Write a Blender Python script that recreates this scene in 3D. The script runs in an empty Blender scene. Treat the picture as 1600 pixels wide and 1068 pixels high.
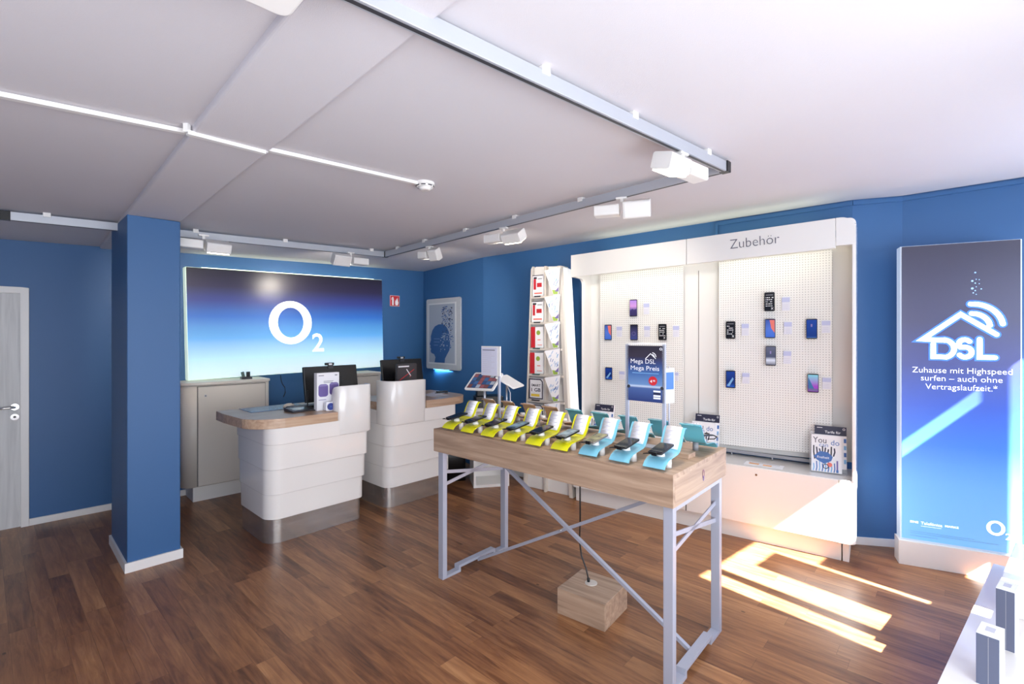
import bpy, bmesh, math, random
from mathutils import Matrix, Vector
random.seed(7)
C = bpy.context.scene.collection
sc = bpy.context.scene
R = math.radians

# ------------------------------------------------------------------ materials
MATS = {}
def srgb(r, g, b):
    f = lambda c: ((c/255+0.055)/1.055)**2.4 if c/255 > 0.04045 else c/255/12.92
    return (f(r), f(g), f(b), 1)

def mat(name, col=(200, 200, 200), rough=0.5, metal=0.0, emit=None, es=0.0, spec=0.5, alpha=None, trans=0.0, coat=0.0):
    if name in MATS: return MATS[name]
    m = bpy.data.materials.new(name); m.use_nodes = True
    b = m.node_tree.nodes['Principled BSDF']
    b.inputs['Base Color'].default_value = srgb(*col)
    b.inputs['Roughness'].default_value = rough
    b.inputs['Metallic'].default_value = metal
    b.inputs['Specular IOR Level'].default_value = spec
    b.inputs['Transmission Weight'].default_value = trans
    b.inputs['Coat Weight'].default_value = coat
    if alpha is not None: b.inputs['Alpha'].default_value = alpha
    if emit:
        b.inputs['Emission Color'].default_value = srgb(*emit)
        b.inputs['Emission Strength'].default_value = es
    MATS[name] = m
    return m

def nt(name):
    m = mat(name); t = m.node_tree
    return m, t, t.nodes['Principled BSDF'], lambda typ: t.nodes.new(typ), t.links.new

def math_node(t, op, a, b=None):
    n = t.nodes.new('ShaderNodeMath'); n.operation = op
    for i, v in enumerate((a, b)):
        if v is None: continue
        if isinstance(v, (int, float)): n.inputs[i].default_value = v
        else: t.links.new(v, n.inputs[i])
    return n.outputs[0]

def ramp(t, fac, stops):
    r = t.nodes.new('ShaderNodeValToRGB')
    e = r.color_ramp.elements
    while len(e) < len(stops): e.new(0.5)
    for i, (p, c) in enumerate(stops):
        e[i].position = p; e[i].color = srgb(*c)
    t.links.new(fac, r.inputs[0])
    return r.outputs[0]

def make_floor_mat():
    m, t, b, N, L = nt('floor_planks')
    tc = N('ShaderNodeTexCoord'); mp = N('ShaderNodeMapping')
    mp.inputs['Rotation'].default_value = (0, 0, R(42.5))
    L(tc.outputs['Object'], mp.inputs['Vector'])
    sx = N('ShaderNodeSeparateXYZ'); L(mp.outputs[0], sx.inputs[0])
    PW, PL = 0.100, 0.92
    row = math_node(t, 'FLOOR', math_node(t, 'DIVIDE', sx.outputs['Y'], PW))
    wn = N('ShaderNodeTexWhiteNoise'); wn.noise_dimensions = '1D'; L(row, wn.inputs['W'])
    xo = math_node(t, 'ADD', math_node(t, 'DIVIDE', sx.outputs['X'], PL), math_node(t, 'MULTIPLY', wn.outputs['Value'], 7.3))
    col = math_node(t, 'FLOOR', xo)
    idv = math_node(t, 'ADD', math_node(t, 'MULTIPLY', row, 13.37), math_node(t, 'MULTIPLY', col, 5.71))
    wn2 = N('ShaderNodeTexWhiteNoise'); wn2.noise_dimensions = '1D'; L(idv, wn2.inputs['W'])
    # grain
    cb = N('ShaderNodeCombineXYZ')
    L(math_node(t, 'MULTIPLY', sx.outputs['X'], 1.6), cb.inputs[0])
    L(math_node(t, 'MULTIPLY', sx.outputs['Y'], 16.0), cb.inputs[1])
    L(math_node(t, 'MULTIPLY', wn2.outputs['Value'], 40.0), cb.inputs[2])
    n1 = N('ShaderNodeTexNoise'); n1.inputs['Scale'].default_value = 2.2; n1.inputs['Detail'].default_value = 8
    n1.inputs['Roughness'].default_value = 0.65; n1.inputs['Distortion'].default_value = 0.6
    L(cb.outputs[0], n1.inputs['Vector'])
    cb2 = N('ShaderNodeCombineXYZ')
    L(math_node(t, 'MULTIPLY', sx.outputs['X'], 1.2), cb2.inputs[0])
    L(math_node(t, 'MULTIPLY', sx.outputs['Y'], 5.0), cb2.inputs[1])
    L(math_node(t, 'MULTIPLY', wn2.outputs['Value'], 20.0), cb2.inputs[2])
    n2 = N('ShaderNodeTexNoise'); n2.inputs['Scale'].default_value = 1.5; n2.inputs['Detail'].default_value = 3
    L(cb2.outputs[0], n2.inputs['Vector'])
    f = math_node(t, 'ADD', math_node(t, 'MULTIPLY', wn2.outputs['Value'], 0.27),
                  math_node(t, 'ADD', math_node(t, 'MULTIPLY', n1.outputs['Fac'], 0.85), math_node(t, 'MULTIPLY', n2.outputs['Fac'], 0.35)))
    f = math_node(t, 'SUBTRACT', f, 0.25)
    c = ramp(t, f, [(0.16, (70, 42, 28)), (0.34, (112, 72, 46)), (0.50, (140, 95, 62)), (0.66, (162, 115, 76)), (0.86, (188, 142, 100))])
    # seams
    fy = math_node(t, 'FRACT', math_node(t, 'DIVIDE', sx.outputs['Y'], PW))
    fx = math_node(t, 'FRACT', xo)
    s1 = math_node(t, 'LESS_THAN', fy, 0.018); s2 = math_node(t, 'LESS_THAN', fx, 0.0022)
    seam = math_node(t, 'MAXIMUM', s1, s2)
    mx = N('ShaderNodeMix'); mx.data_type = 'RGBA'
    L(math_node(t, 'MULTIPLY', seam, 0.45), mx.inputs['Factor']); L(c, mx.inputs[6]); mx.inputs[7].default_value = srgb(45, 25, 16)
    # knots
    vo = N('ShaderNodeTexVoronoi'); vo.inputs['Scale'].default_value = 3.1
    cb3 = N('ShaderNodeCombineXYZ'); L(math_node(t, 'MULTIPLY', sx.outputs['X'], 0.55), cb3.inputs[0]); L(sx.outputs['Y'], cb3.inputs[1])
    L(cb3.outputs[0], vo.inputs['Vector'])
    k = math_node(t, 'LESS_THAN', vo.outputs['Distance'], 0.022)
    mx2 = N('ShaderNodeMix'); mx2.data_type = 'RGBA'
    L(math_node(t, 'MULTIPLY', k, 0.7), mx2.inputs['Factor']); L(mx.outputs[2], mx2.inputs[6]); mx2.inputs[7].default_value = srgb(40, 24, 16)
    L(mx2.outputs[2], b.inputs['Base Color'])
    b.inputs['Roughness'].default_value = 0.33
    b.inputs['Specular IOR Level'].default_value = 0.45
    L(math_node(t, 'ADD', 0.27, math_node(t, 'MULTIPLY', n1.outputs['Fac'], 0.16)), b.inputs['Roughness'])
    bp = N('ShaderNodeBump'); bp.inputs['Strength'].default_value = 0.12; bp.inputs['Distance'].default_value = 0.002
    L(math_node(t, 'SUBTRACT', n1.outputs['Fac'], seam), bp.inputs['Height']); L(bp.outputs[0], b.inputs['Normal'])
    return m

def make_oak(name, c0, c1, c2, axis=0, rough=0.45):
    m, t, b, N, L = nt(name)
    tc = N('ShaderNodeTexCoord'); mp = N('ShaderNodeMapping')
    s = [22, 22, 22]; s[axis] = 1.3
    mp.inputs['Scale'].default_value = s
    L(tc.outputs['Object'], mp.inputs['Vector'])
    n = N('ShaderNodeTexNoise'); n.inputs['Scale'].default_value = 1.4; n.inputs['Detail'].default_value = 7; n.inputs['Distortion'].default_value = 0.8
    L(mp.outputs[0], n.inputs['Vector'])
    L(ramp(t, n.outputs['Fac'], [(0.28, c0), (0.5, c1), (0.72, c2)]), b.inputs['Base Color'])
    b.inputs['Roughness'].default_value = rough
    return m

def make_paint(name, col, rough=0.55, bump=0.12, scale=220):
    m, t, b, N, L = nt(name)
    b.inputs['Base Color'].default_value = srgb(*col); b.inputs['Roughness'].default_value = rough
    tc = N('ShaderNodeTexCoord')
    n = N('ShaderNodeTexNoise'); n.inputs['Scale'].default_value = scale; n.inputs['Detail'].default_value = 2
    L(tc.outputs['Object'], n.inputs['Vector'])
    bp = N('ShaderNodeBump'); bp.inputs['Strength'].default_value = bump; bp.inputs['Distance'].default_value = 0.002
    L(n.outputs['Fac'], bp.inputs['Height']); L(bp.outputs[0], b.inputs['Normal'])
    n2 = N('ShaderNodeTexNoise'); n2.inputs['Scale'].default_value = 1.2; n2.inputs['Detail'].default_value = 3
    L(tc.outputs['Object'], n2.inputs['Vector'])
    hv = N('ShaderNodeHueSaturation'); hv.inputs['Color'].default_value = srgb(*col)
    L(math_node(t, 'ADD', 0.97, math_node(t, 'MULTIPLY', n2.outputs['Fac'], 0.06)), hv.inputs['Value'])
    L(hv.outputs[0], b.inputs['Base Color'])
    return m

def make_grad(name, z0, z1, stops, emit=0.0, rough=0.3, axis='Z', spec=0.5, film=0.0):
    m, t, b, N, L = nt(name)
    tc = N('ShaderNodeTexCoord'); sx = N('ShaderNodeSeparateXYZ'); L(tc.outputs['Object'], sx.inputs[0])
    mr = N('ShaderNodeMapRange'); L(sx.outputs[axis], mr.inputs[0])
    mr.inputs[1].default_value = z0; mr.inputs[2].default_value = z1
    c = ramp(t, mr.outputs[0], stops)
    L(c, b.inputs['Base Color']); b.inputs['Roughness'].default_value = rough
    b.inputs['Specular IOR Level'].default_value = spec
    if film:
        mx = N('ShaderNodeMix'); mx.data_type = 'RGBA'; mx.inputs['Factor'].default_value = film
        L(c, mx.inputs[6]); mx.inputs[7].default_value = srgb(176, 168, 196); L(mx.outputs[2], b.inputs['Base Color'])
    if emit:
        L(c, b.inputs['Emission Color']); b.inputs['Emission Strength'].default_value = emit
    return m

def make_peg():
    m, t, b, N, L = nt('pegboard')
    tc = N('ShaderNodeTexCoord'); sx = N('ShaderNodeSeparateXYZ'); L(tc.outputs['Object'], sx.inputs[0])
    P = 0.0195
    def cell(o):
        return math_node(t, 'ABSOLUTE', math_node(t, 'SUBTRACT', math_node(t, 'FRACT', math_node(t, 'DIVIDE', o, P)), 0.5))
    a, c = cell(sx.outputs['X']), cell(sx.outputs['Z'])
    d = math_node(t, 'SQRT', math_node(t, 'ADD', math_node(t, 'MULTIPLY', a, a), math_node(t, 'MULTIPLY', c, c)))
    h = math_node(t, 'LESS_THAN', d, 0.15)
    mx = N('ShaderNodeMix'); mx.data_type = 'RGBA'
    L(h, mx.inputs['Factor']); mx.inputs[6].default_value = srgb(238, 236, 232); mx.inputs[7].default_value = srgb(128, 124, 120)
    L(mx.outputs[2], b.inputs['Base Color']); b.inputs['Roughness'].default_value = 0.45
    return m

def make_screen(name, seed, cols, scale=9):
    m, t, b, N, L = nt(name)
    tc = N('ShaderNodeTexCoord'); n = N('ShaderNodeTexNoise'); n.inputs['Scale'].default_value = scale
    mp = N('ShaderNodeMapping'); mp.inputs['Location'].default_value = (seed, seed*.7, seed*.3)
    L(tc.outputs['Object'], mp.inputs[0]); L(mp.outputs[0], n.inputs['Vector'])
    c = ramp(t, n.outputs['Fac'], cols)
    L(c, b.inputs['Base Color']); L(c, b.inputs['Emission Color']); b.inputs['Emission Strength'].default_value = 0.35
    b.inputs['Roughness'].default_value = 0.12
    return m

WHITE = mat('white_gloss', (236, 233, 229), 0.16, coat=0.3)
WHITEM = mat('white_satin', (232, 230, 227), 0.4)
CREAM = mat('cream_laminate', (216, 209, 200), 0.3)
PAPER = mat('paper_white', (238, 238, 242), 0.6)
SEAM = mat('seam_grey', (120, 116, 112), 0.6)
BLACK = mat('black_plastic', (18, 18, 20), 0.35)
DARK = mat('dark_grey', (52, 52, 58), 0.4)
GREYM = mat('grey_satin', (150, 150, 156), 0.4)
INK = mat('ink_grey', (88, 90, 104), 0.5)
STEELW = mat('light_steel_paint', (172, 176, 190), 0.35, 0.1)
ALU = mat('aluminium', (190, 192, 198), 0.32, 0.85)
RAILM = mat('rail_aluminium', (186, 190, 198), 0.38, 0.35)
CHROME = mat('chrome', (215, 215, 215), 0.12, 1.0)
YEL = mat('yellow_acrylic', (226, 224, 30), 0.2, emit=(226, 224, 30), es=0.0, coat=0.4)
BLU = mat('blue_acrylic', (128, 198, 220), 0.15, coat=0.5)
TEAL = mat('teal_acrylic', (92, 168, 182), 0.15, coat=0.5)
TAN = mat('tan_acrylic', (184, 150, 116), 0.3)
ACR = mat('clear_acrylic', (235, 240, 245), 0.05, alpha=0.22)
RED = mat('print_red', (196, 38, 48), 0.5)
GREEN = mat('print_green', (148, 176, 66), 0.5)
NAVY = mat('print_navy', (38, 40, 66), 0.5)
MBLUE = mat('print_blue', (64, 108, 176), 0.5)
LBLUE = mat('print_lightblue', (126, 178, 222), 0.5)
VIOL = mat('print_violet', (112, 96, 160), 0.5)
PINK = mat('print_coral', (232, 120, 106), 0.5)
YPR = mat('print_yellow', (236, 204, 70), 0.5)
GLOWW = mat('glow_white', (255, 255, 255), 0.5, emit=(255, 255, 255), es=1.1)
LOGOW = mat('logo_white', (250, 250, 248), 0.4, emit=(255, 255, 250), es=0.75)
NEON = mat('neon_blue_halo', (70, 130, 250), 0.5, emit=(50, 110, 250), es=0.6)
LAMP = mat('lamp_glow', (255, 244, 224), 0.4, emit=(255, 240, 214), es=14)
LED = mat('led_strip', (255, 250, 225), 0.4, emit=(240, 246, 214), es=2.6)
LEDI = mat('led_canopy', (255, 252, 235), 0.4, emit=(250, 250, 232), es=5)
LEDW = mat('led_panel', (250, 252, 250), 0.4, emit=(244, 250, 250), es=0.6)
LEDC = mat('led_cyan', (140, 220, 250), 0.4, emit=(120, 210, 250), es=5.0)
EDGE = mat('lightbox_edge', (226, 244, 226), 0.4, emit=(222, 242, 222), es=0.62)
BLUEP = make_paint('blue_wall_paint', (50, 96, 146), 0.5)
CEILP = make_paint('ceiling_paint', (210, 207, 212), 0.75, 0.35, 320)
FLOORM = make_floor_mat()
OAK = make_oak('light_oak', (146, 120, 100), (172, 145, 122), (192, 166, 142), 0)
OAKY = make_oak('light_oak_across', (146, 120, 100), (172, 145, 122), (192, 166, 142), 1)
OAKD = make_oak('desk_oak', (166, 136, 112), (190, 160, 134), (206, 180, 154), 0, 0.3)
DOORM = make_oak('door_laminate', (196, 196, 196), (208, 208, 207), (218, 218, 217), 2, 0.5)
PEG = make_peg()
O2GRAD = make_grad('sky_gradient_sign', 0.0, 1.14,
    [(0.0, (214, 238, 244)), (0.14, (188, 224, 240)), (0.36, (92, 160, 214)), (0.56, (44, 98, 176)), (0.70, (46, 58, 122)), (0.83, (38, 34, 62)), (1.0, (28, 26, 36))], emit=0.46, rough=0.28)
DSLG = make_grad('night_blue_gradient_sign', 0.17, 2.23,
    [(0.0, (120, 190, 240)), (0.2, (92, 156, 230)), (0.33, (46, 112, 212)), (0.46, (34, 78, 176)), (0.60, (40, 54, 118)), (0.74, (40, 44, 80)), (1.0, (34, 36, 54))], emit=0.36, rough=0.35, film=0.06)
MEGA = make_grad('poster_blue_gradient', 1.25, 1.55,
    [(0.0, (52, 64, 116)), (0.24, (78, 100, 152)), (0.27, (190, 204, 224)), (0.30, (108, 140, 186)), (0.5, (74, 106, 162)), (0.68, (60, 72, 118)), (0.8, (60, 54, 68)), (1.0, (52, 48, 58))], rough=0.2)
BRUSH = make_oak('brushed_steel', (188, 184, 180), (200, 196, 192), (210, 206, 202), 0, 0.24)
BRUSH.node_tree.nodes['Principled BSDF'].inputs['Metallic'].default_value = 0.85

# ------------------------------------------------------------------ mesh builder
TEXTC = {}
def text_mesh(s, bold=0.0):
    k = (s, bold)
    if k in TEXTC: return TEXTC[k]
    cu = bpy.data.curves.new('t', 'FONT'); cu.body = s; cu.size = 1; cu.offset = bold; cu.resolution_u = 3
    o = bpy.data.objects.new('t', cu); C.objects.link(o)
    me = bpy.data.meshes.new_from_object(o.evaluated_get(bpy.context.evaluated_depsgraph_get()))
    bpy.data.objects.remove(o); bpy.data.curves.remove(cu)
    vs = [v.co.copy() for v in me.vertices]; fs = [list(p.vertices) for p in me.polygons]
    bpy.data.meshes.remove(me)
    if vs:
        x0 = min(v.x for v in vs); x1 = max(v.x for v in vs); y0 = min(v.y for v in vs); y1 = max(v.y for v in vs)
    else: x0 = x1 = y0 = y1 = 0
    TEXTC[k] = (vs, fs, (x0, x1, y0, y1))
    return TEXTC[k]

class MB:
    def __init__(s, M=None):
        s.v = []; s.f = []; s.mi = []; s.sm = []; s.mats = []; s.M = M or Matrix()
    def mat(s, m):
        if m not in s.mats: s.mats.append(m)
        return s.mats.index(m)
    def add(s, vs, fs, m, M=None, smooth=False):
        b = len(s.v); T = s.M @ M if M else s.M
        s.v += [T @ Vector(v) for v in vs]; k = s.mat(m)
        for f in fs:
            s.f.append([b+i for i in f]); s.mi.append(k); s.sm.append(smooth)
        return s
    def box(s, x0, x1, y0, y1, z0, z1, m, M=None):
        vs = [(x, y, z) for z in (z0, z1) for y in (y0, y1) for x in (x0, x1)]
        fs = [(0, 2, 3, 1), (4, 5, 7, 6), (0, 1, 5, 4), (1, 3, 7, 5), (3, 2, 6, 7), (2, 0, 4, 6)]
        return s.add(vs, fs, m, M)
    def prism(s, pts, h0, h1, m, plane='xy', M=None, smooth=False):
        n = len(pts)
        def P(p, h):
            return (p[0], p[1], h) if plane == 'xy' else (p[0], h, p[1]) if plane == 'xz' else (h, p[0], p[1])
        vs = [P(p, h0) for p in pts] + [P(p, h1) for p in pts]
        s.add(vs, [tuple(range(n))[::-1], tuple(range(n, 2*n))], m, M)
        s.add(vs, [(i, (i+1) % n, n+(i+1) % n, n+i) for i in range(n)], m, M, smooth)
        return s
    def tube(s, pts, r, m, seg=8, M=None):
        pts = [Vector(p) for p in pts]; vs = []; n = len(pts)
        for i, p in enumerate(pts):
            d = (pts[min(i+1, n-1)] - pts[max(i-1, 0)]).normalized()
            a = d.cross(Vector((0, 0, 1)));
            if a.length < 0.05: a = d.cross(Vector((1, 0, 0)))
            a.normalize(); c = d.cross(a)
            for k in range(seg):
                t = 2*math.pi*k/seg; vs.append(p + a*math.cos(t)*r + c*math.sin(t)*r)
        fs = [(i*seg+k, i*seg+(k+1) % seg, (i+1)*seg+(k+1) % seg, (i+1)*seg+k) for i in range(n-1) for k in range(seg)]
        s.add(vs, fs, m, M, True)
        s.add(vs, [tuple(range(seg))[::-1], tuple((n-1)*seg+k for k in range(seg))], m, M)
        return s
    def bar(s, p, q, w, t, m, up=(0, 0, 1)):
        p = Vector(p); q = Vector(q); d = (q-p).normalized(); a = d.cross(Vector(up)).normalized(); c = a.cross(d)
        vs = [e + a*i*w/2 + c*j*t/2 for e in (p, q) for j in (-1, 1) for i in (-1, 1)]
        return s.add(vs, [(0, 2, 3, 1), (4, 5, 7, 6), (0, 1, 5, 4), (1, 3, 7, 5), (3, 2, 6, 7), (2, 0, 4, 6)], m)
    def cyl(s, c, r, h, m, axis='z', seg=24, r2=None, M=None):
        r2 = r if r2 is None else r2
        def P(u, v, w):
            return (c[0]+u, c[1]+v, c[2]+w) if axis == 'z' else (c[0]+u, c[1]+w, c[2]+v) if axis == 'y' else (c[0]+w, c[1]+u, c[2]+v)
        vs = [P(r*math.cos(2*math.pi*k/seg), r*math.sin(2*math.pi*k/seg), 0) for k in range(seg)] + \
             [P(r2*math.cos(2*math.pi*k/seg), r2*math.sin(2*math.pi*k/seg), h) for k in range(seg)]
        s.add(vs, [(k, (k+1) % seg, seg+(k+1) % seg, seg+k) for k in range(seg)], m, M, True)
        s.add(vs, [tuple(range(seg))[::-1], tuple(range(seg, 2*seg))], m, M)
        return s
    def ring(s, c, ro, ri, h, m, axis='y', seg=40, sx=1.0, sxi=None, M=None, a0=0, a1=2*math.pi):
        """flat ring in the x-z plane at y=c[1], thickness h toward -y"""
        vs = []; full = abs(a1-a0-2*math.pi) < 1e-6; n = seg if full else seg+1
        sxi = sx if sxi is None else sxi
        for y in (c[1], c[1]-h):
            for r, q in ((ro, sx), (ri, sxi)):
                for k in range(n):
                    t = a0+(a1-a0)*k/seg
                    vs.append((c[0]+r*q*math.cos(t), y, c[2]+r*math.sin(t)))
        fs = []
        for k in range(seg):
            j = (k+1) % n
            fs += [(2*n+k, 2*n+j, 3*n+j, 3*n+k), (k, n+k, n+j, j), (k, j, 2*n+j, 2*n+k), (n+k, 3*n+k, 3*n+j, n+j)]
        return s.add(vs, fs, m, M)
    def text(s, body, m, x, y, z, size, align='l', face='-y', bold=0.0, sx=1.0, M=None, width=None):
        """text standing in the x-z plane facing -y (or flat, facing +z)"""
        vs, fs, (x0, x1, y0, y1) = text_mesh(body, bold)
        if not vs: return s
        if width: sx = width/((x1-x0)*size)
        off = -x0 if align == 'l' else -(x0+x1)/2 if align == 'c' else -x1
        if face == '-y': out = [(x+(v.x+off)*size*sx, y, z+v.y*size) for v in vs]
        elif face == '+z': out = [(x+(v.x+off)*size*sx, y+v.y*size, z) for v in vs]
        return s.add(out, fs, m, M)
    def stroke(s, pts, w, m, y, closed=False, h=0.0006, M=None):
        """2D polyline strip in x-z plane at y"""
        n = len(pts); P = [Vector(p) for p in pts]; L_, R_ = [], []
        for i in range(n):
            a = P[(i-1) % n] if (closed or i) else P[i]; b = P[(i+1) % n] if (closed or i < n-1) else P[i]
            d1 = (P[i]-a); d2 = (b-P[i])
            d1 = d1.normalized() if d1.length > 1e-9 else d2.normalized()
            d2 = d2.normalized() if d2.length > 1e-9 else d1
            t = (d1+d2); t = t.normalized() if t.length > 1e-6 else d1
            nn = Vector((-t.y, t.x)); k = 1/max(0.35, nn.dot(Vector((-d1.y, d1.x))))
            L_.append(P[i]+nn*w/2*k); R_.append(P[i]-nn*w/2*k)
        vs = [(p.x, y, p.y) for p in L_] + [(p.x, y, p.y) for p in R_]
        m_ = n if closed else n-1
        s.add(vs, [(i, (i+1) % n, n+(i+1) % n, n+i) for i in range(m_)], m, M)
        if not closed:
            for e in (P[0], P[-1]):
                s.add([(e.x+w/2*math.cos(t*math.pi/6), y, e.y+w/2*math.sin(t*math.pi/6)) for t in range(12)], [tuple(range(12))], m, M)
        return s
    def build(s, name, parent=None, bevel=0.0, loc=None, rz=None, seg=2):
        me = bpy.data.meshes.new(name); me.from_pydata(s.v, [], s.f)
        for m in s.mats: me.materials.append(m)
        me.polygons.foreach_set('material_index', s.mi); me.polygons.foreach_set('use_smooth', s.sm)
        bm = bmesh.new(); bm.from_mesh(me)
        bmesh.ops.remove_doubles(bm, verts=bm.verts, dist=1e-6)
        bmesh.ops.recalc_face_normals(bm, faces=bm.faces); bm.to_mesh(me); bm.free(); me.update()
        o = bpy.data.objects.new(name, me); C.objects.link(o)
        if parent: o.parent = parent
        if loc: o.location = loc
        if rz is not None: o.rotation_euler.z = rz
        if bevel:
            b = o.modifiers.new('b', 'BEVEL'); b.width = bevel; b.segments = seg; b.limit_method = 'ANGLE'; b.angle_limit = R(50); b.harden_normals = any(s.sm)
        return o

def rrect(x0, x1, y0, y1, r, n=6, corners=(1, 1, 1, 1)):
    """rounded rectangle; corner order (x0y0, x1y0, x1y1, x0y1); corners gives the radius factors"""
    out = []
    for (cx, cy, a), k in zip(((x0, y0, 180), (x1, y0, 270), (x1, y1, 0), (x0, y1, 90)), corners):
        q = r*k
        if q <= 0: out.append((cx, cy)); continue
        ox = cx+q if cx == x0 else cx-q; oy = cy+q if cy == y0 else cy-q
        for i in range(n+1):
            t = R(a+90*i/n); out.append((ox+q*math.cos(t), oy+q*math.sin(t)))
    return out

def tag(o, label=None, cat=None, group=None, kind=None):
    if label: o['label'] = label
    if cat: o['category'] = cat
    if group: o['group'] = group
    if kind: o['kind'] = kind
    return o
def thing(name, label, cat, loc=(0, 0, 0), rz=0.0, group=None):
    o = bpy.data.objects.new(name, None); C.objects.link(o); o.empty_display_size = 0.1
    o.location = loc; o.rotation_euler.z = rz
    return tag(o, label, cat, group)
def struct(o): o['kind'] = 'structure'; return o
def copy_tree(o, parent=None, label=None):
    c = o.copy(); C.objects.link(c); c.parent = parent
    if label: c['label'] = label
    for ch in [k for k in bpy.data.objects if k.parent == o]: copy_tree(ch, c)
    return c

class Frame:
    def __init__(s, x, y, deg):
        s.x, s.y, s.a = x, y, R(deg); s.c, s.s = math.cos(s.a), math.sin(s.a)
    def w(s, x, y, z=0.0): return (s.x+x*s.c-y*s.s, s.y+x*s.s+y*s.c, z)
UF = Frame(2.36, 3.45, -36.5)       # pegboard wall unit
BF = Frame(-4.07, 4.10, 45)         # back wall, y=0 is the wall
C0F = Frame(-1.857, 3.69, 47)       # left counter
C1F = Frame(-1.161, 4.479, 47)      # right counter
TF = Frame(-0.515, 3.197, -41.37)   # display table
DF = Frame(2.717, 3.416, -26.7)     # tall illuminated sign
SF = Frame(-1.256, 6.915, -44.5)    # short wall with picture
WF = Frame(2.672, 1.44, 39.73)      # window wall, y>0 is inside

def ceil_z(x, y): return 2.532+0.0373*x+0.0037*y

# ------------------------------------------------------------------ the room
back0 = BF.w(-2.73, 0)[:2]; corner = (-1.256, 6.915)
p1 = UF.w(-3.607, 0.325)[:2]; p2 = UF.w(0.035, 0.393)[:2]
p3 = (2.95, 3.676); pr = WF.w(2.03, 0)[:2]; pl = WF.w(-5.63, 0)[:2]
poly = [back0, corner, p1, p2, p3, pr, pl]
def slab(name, z0f, z1f, m, grow=0.3):
    cx = sum(p[0] for p in poly)/len(poly); cy = sum(p[1] for p in poly)/len(poly)
    pp = []
    for x, y in poly:
        d = math.hypot(x-cx, y-cy); pp.append((cx+(x-cx)*(d+grow)/d, cy+(y-cy)*(d+grow)/d))
    n = len(pp); b = MB()
    vs = [(x, y, z0f(x, y)) for x, y in pp]+[(x, y, z1f(x, y)) for x, y in pp]
    b.add(vs, [tuple(range(n)), tuple(range(n, 2*n))]+[(i, (i+1) % n, n+(i+1) % n, n+i) for i in range(n)], m)
    return struct(b.build(name))
slab('floor', lambda x, y: -0.15, lambda x, y: 0.0, FLOORM)
slab('ceiling', ceil_z, lambda x, y: ceil_z(x, y)+0.15, CEILP)
def wall(name, a, b_, m=BLUEP, t=0.15, ext=(0, 0)):
    dx, dy = b_[0]-a[0], b_[1]-a[1]; l = math.hypot(dx, dy); ux, uy = dx/l, dy/l
    a = (a[0]-ux*ext[0], a[1]-uy*ext[0]); b_ = (b_[0]+ux*ext[1], b_[1]+uy*ext[1])
    nx, ny = -uy*t, ux*t   # outward = left of travel (polygon runs clockwise)
    q = [a, b_, (b_[0]+nx, b_[1]+ny), (a[0]+nx, a[1]+ny)]
    mb = MB(); n = 4
    vs = [(x, y, 0) for x, y in q]+[(x, y, ceil_z(x, y)+0.02) for x, y in q]
    mb.add(vs, [(3, 2, 1, 0), (4, 5, 6, 7)]+[(i, (i+1) % n, n+(i+1) % n, n+i) for i in range(n)], m)
    return struct(mb.build(name))
# back wall with the door opening (door spans x -0.95 .. -0.04 of the back frame)
def bwall(x0, x1, z0, z1, name):
    return wall_piece
mb = MB()
def backpiece(x0, x1, zlo, zhi=None):
    q = [BF.w(x0, 0), BF.w(x1, 0), BF.w(x1, .15), BF.w(x0, .15)]
    vs = [(a[0], a[1], zlo) for a in q]+[(a[0], a[1], zhi if zhi else ceil_z(a[0], a[1])+0.02) for a in q]
    mb.add(vs, [(3, 2, 1, 0), (4, 5, 6, 7)]+[(i, (i+1) % 4, 4+(i+1) % 4, 4+i) for i in range(4)], BLUEP)
backpiece(-2.9, -0.95, 0); backpiece(-0.95, -0.04, 1.955); backpiece(-0.04, 4.13, 0)
struct(mb.build('wall_back'))
wall('wall_corner', corner, p1, ext=(0, 0.0))
wall('wall_right', p1, p2)
wall('wall_niche', p2, p3)
wall('wall_sign', p3, pr)
wall('wall_left', pl, back0, m=BLUEP)

# wall duct line along the top of the right wall
def along_wall(name, a, b_, zoff, h, t, m):
    dx, dy = b_[0]-a[0], b_[1]-a[1]; l = math.hypot(dx, dy); nx, ny = dy/l, -dx/l
    q = [a, b_, (b_[0]+nx*t, b_[1]+ny*t), (a[0]+nx*t, a[1]+ny*t)]
    b = MB(); vs = [(x, y, ceil_z(*a if i in (0, 3) else b_)-zoff-h) for i, (x, y) in enumerate(q)]+[(x, y, ceil_z(*a if i in (0, 3) else b_)-zoff) for i, (x, y) in enumerate(q)]
    b.add(vs, [(3, 2, 1, 0), (4, 5, 6, 7)]+[(i, (i+1) % 4, 4+(i+1) % 4, 4+i) for i in range(4)], m)
    return b
mid = UF.w(-0.95, 0.37)[:2]
b = along_wall('trim_2', mid, p2, 0.012, 0.03, 0.012, BLUEP)
b2 = along_wall('trim_2', p2, p3, 0.012, 0.03, 0.012, BLUEP); b3 = along_wall('t', p3, pr, 0.012, 0.03, 0.012, BLUEP)
for k in (b2, b3): b.add(k.v, k.f, BLUEP)
struct(b.build('trim_2'))
b = MB(); q = UF.w(-0.95, 0.355); b.M = Matrix.Translation((q[0], q[1], 0)) @ Matrix.Rotation(UF.a, 4, 'Z')
b.box(-0.012, 0.012, -0.002, 0.014, 2.3, ceil_z(*q[:2])-0.02, BLUEP); struct(b.build('trim_3'))

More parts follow.
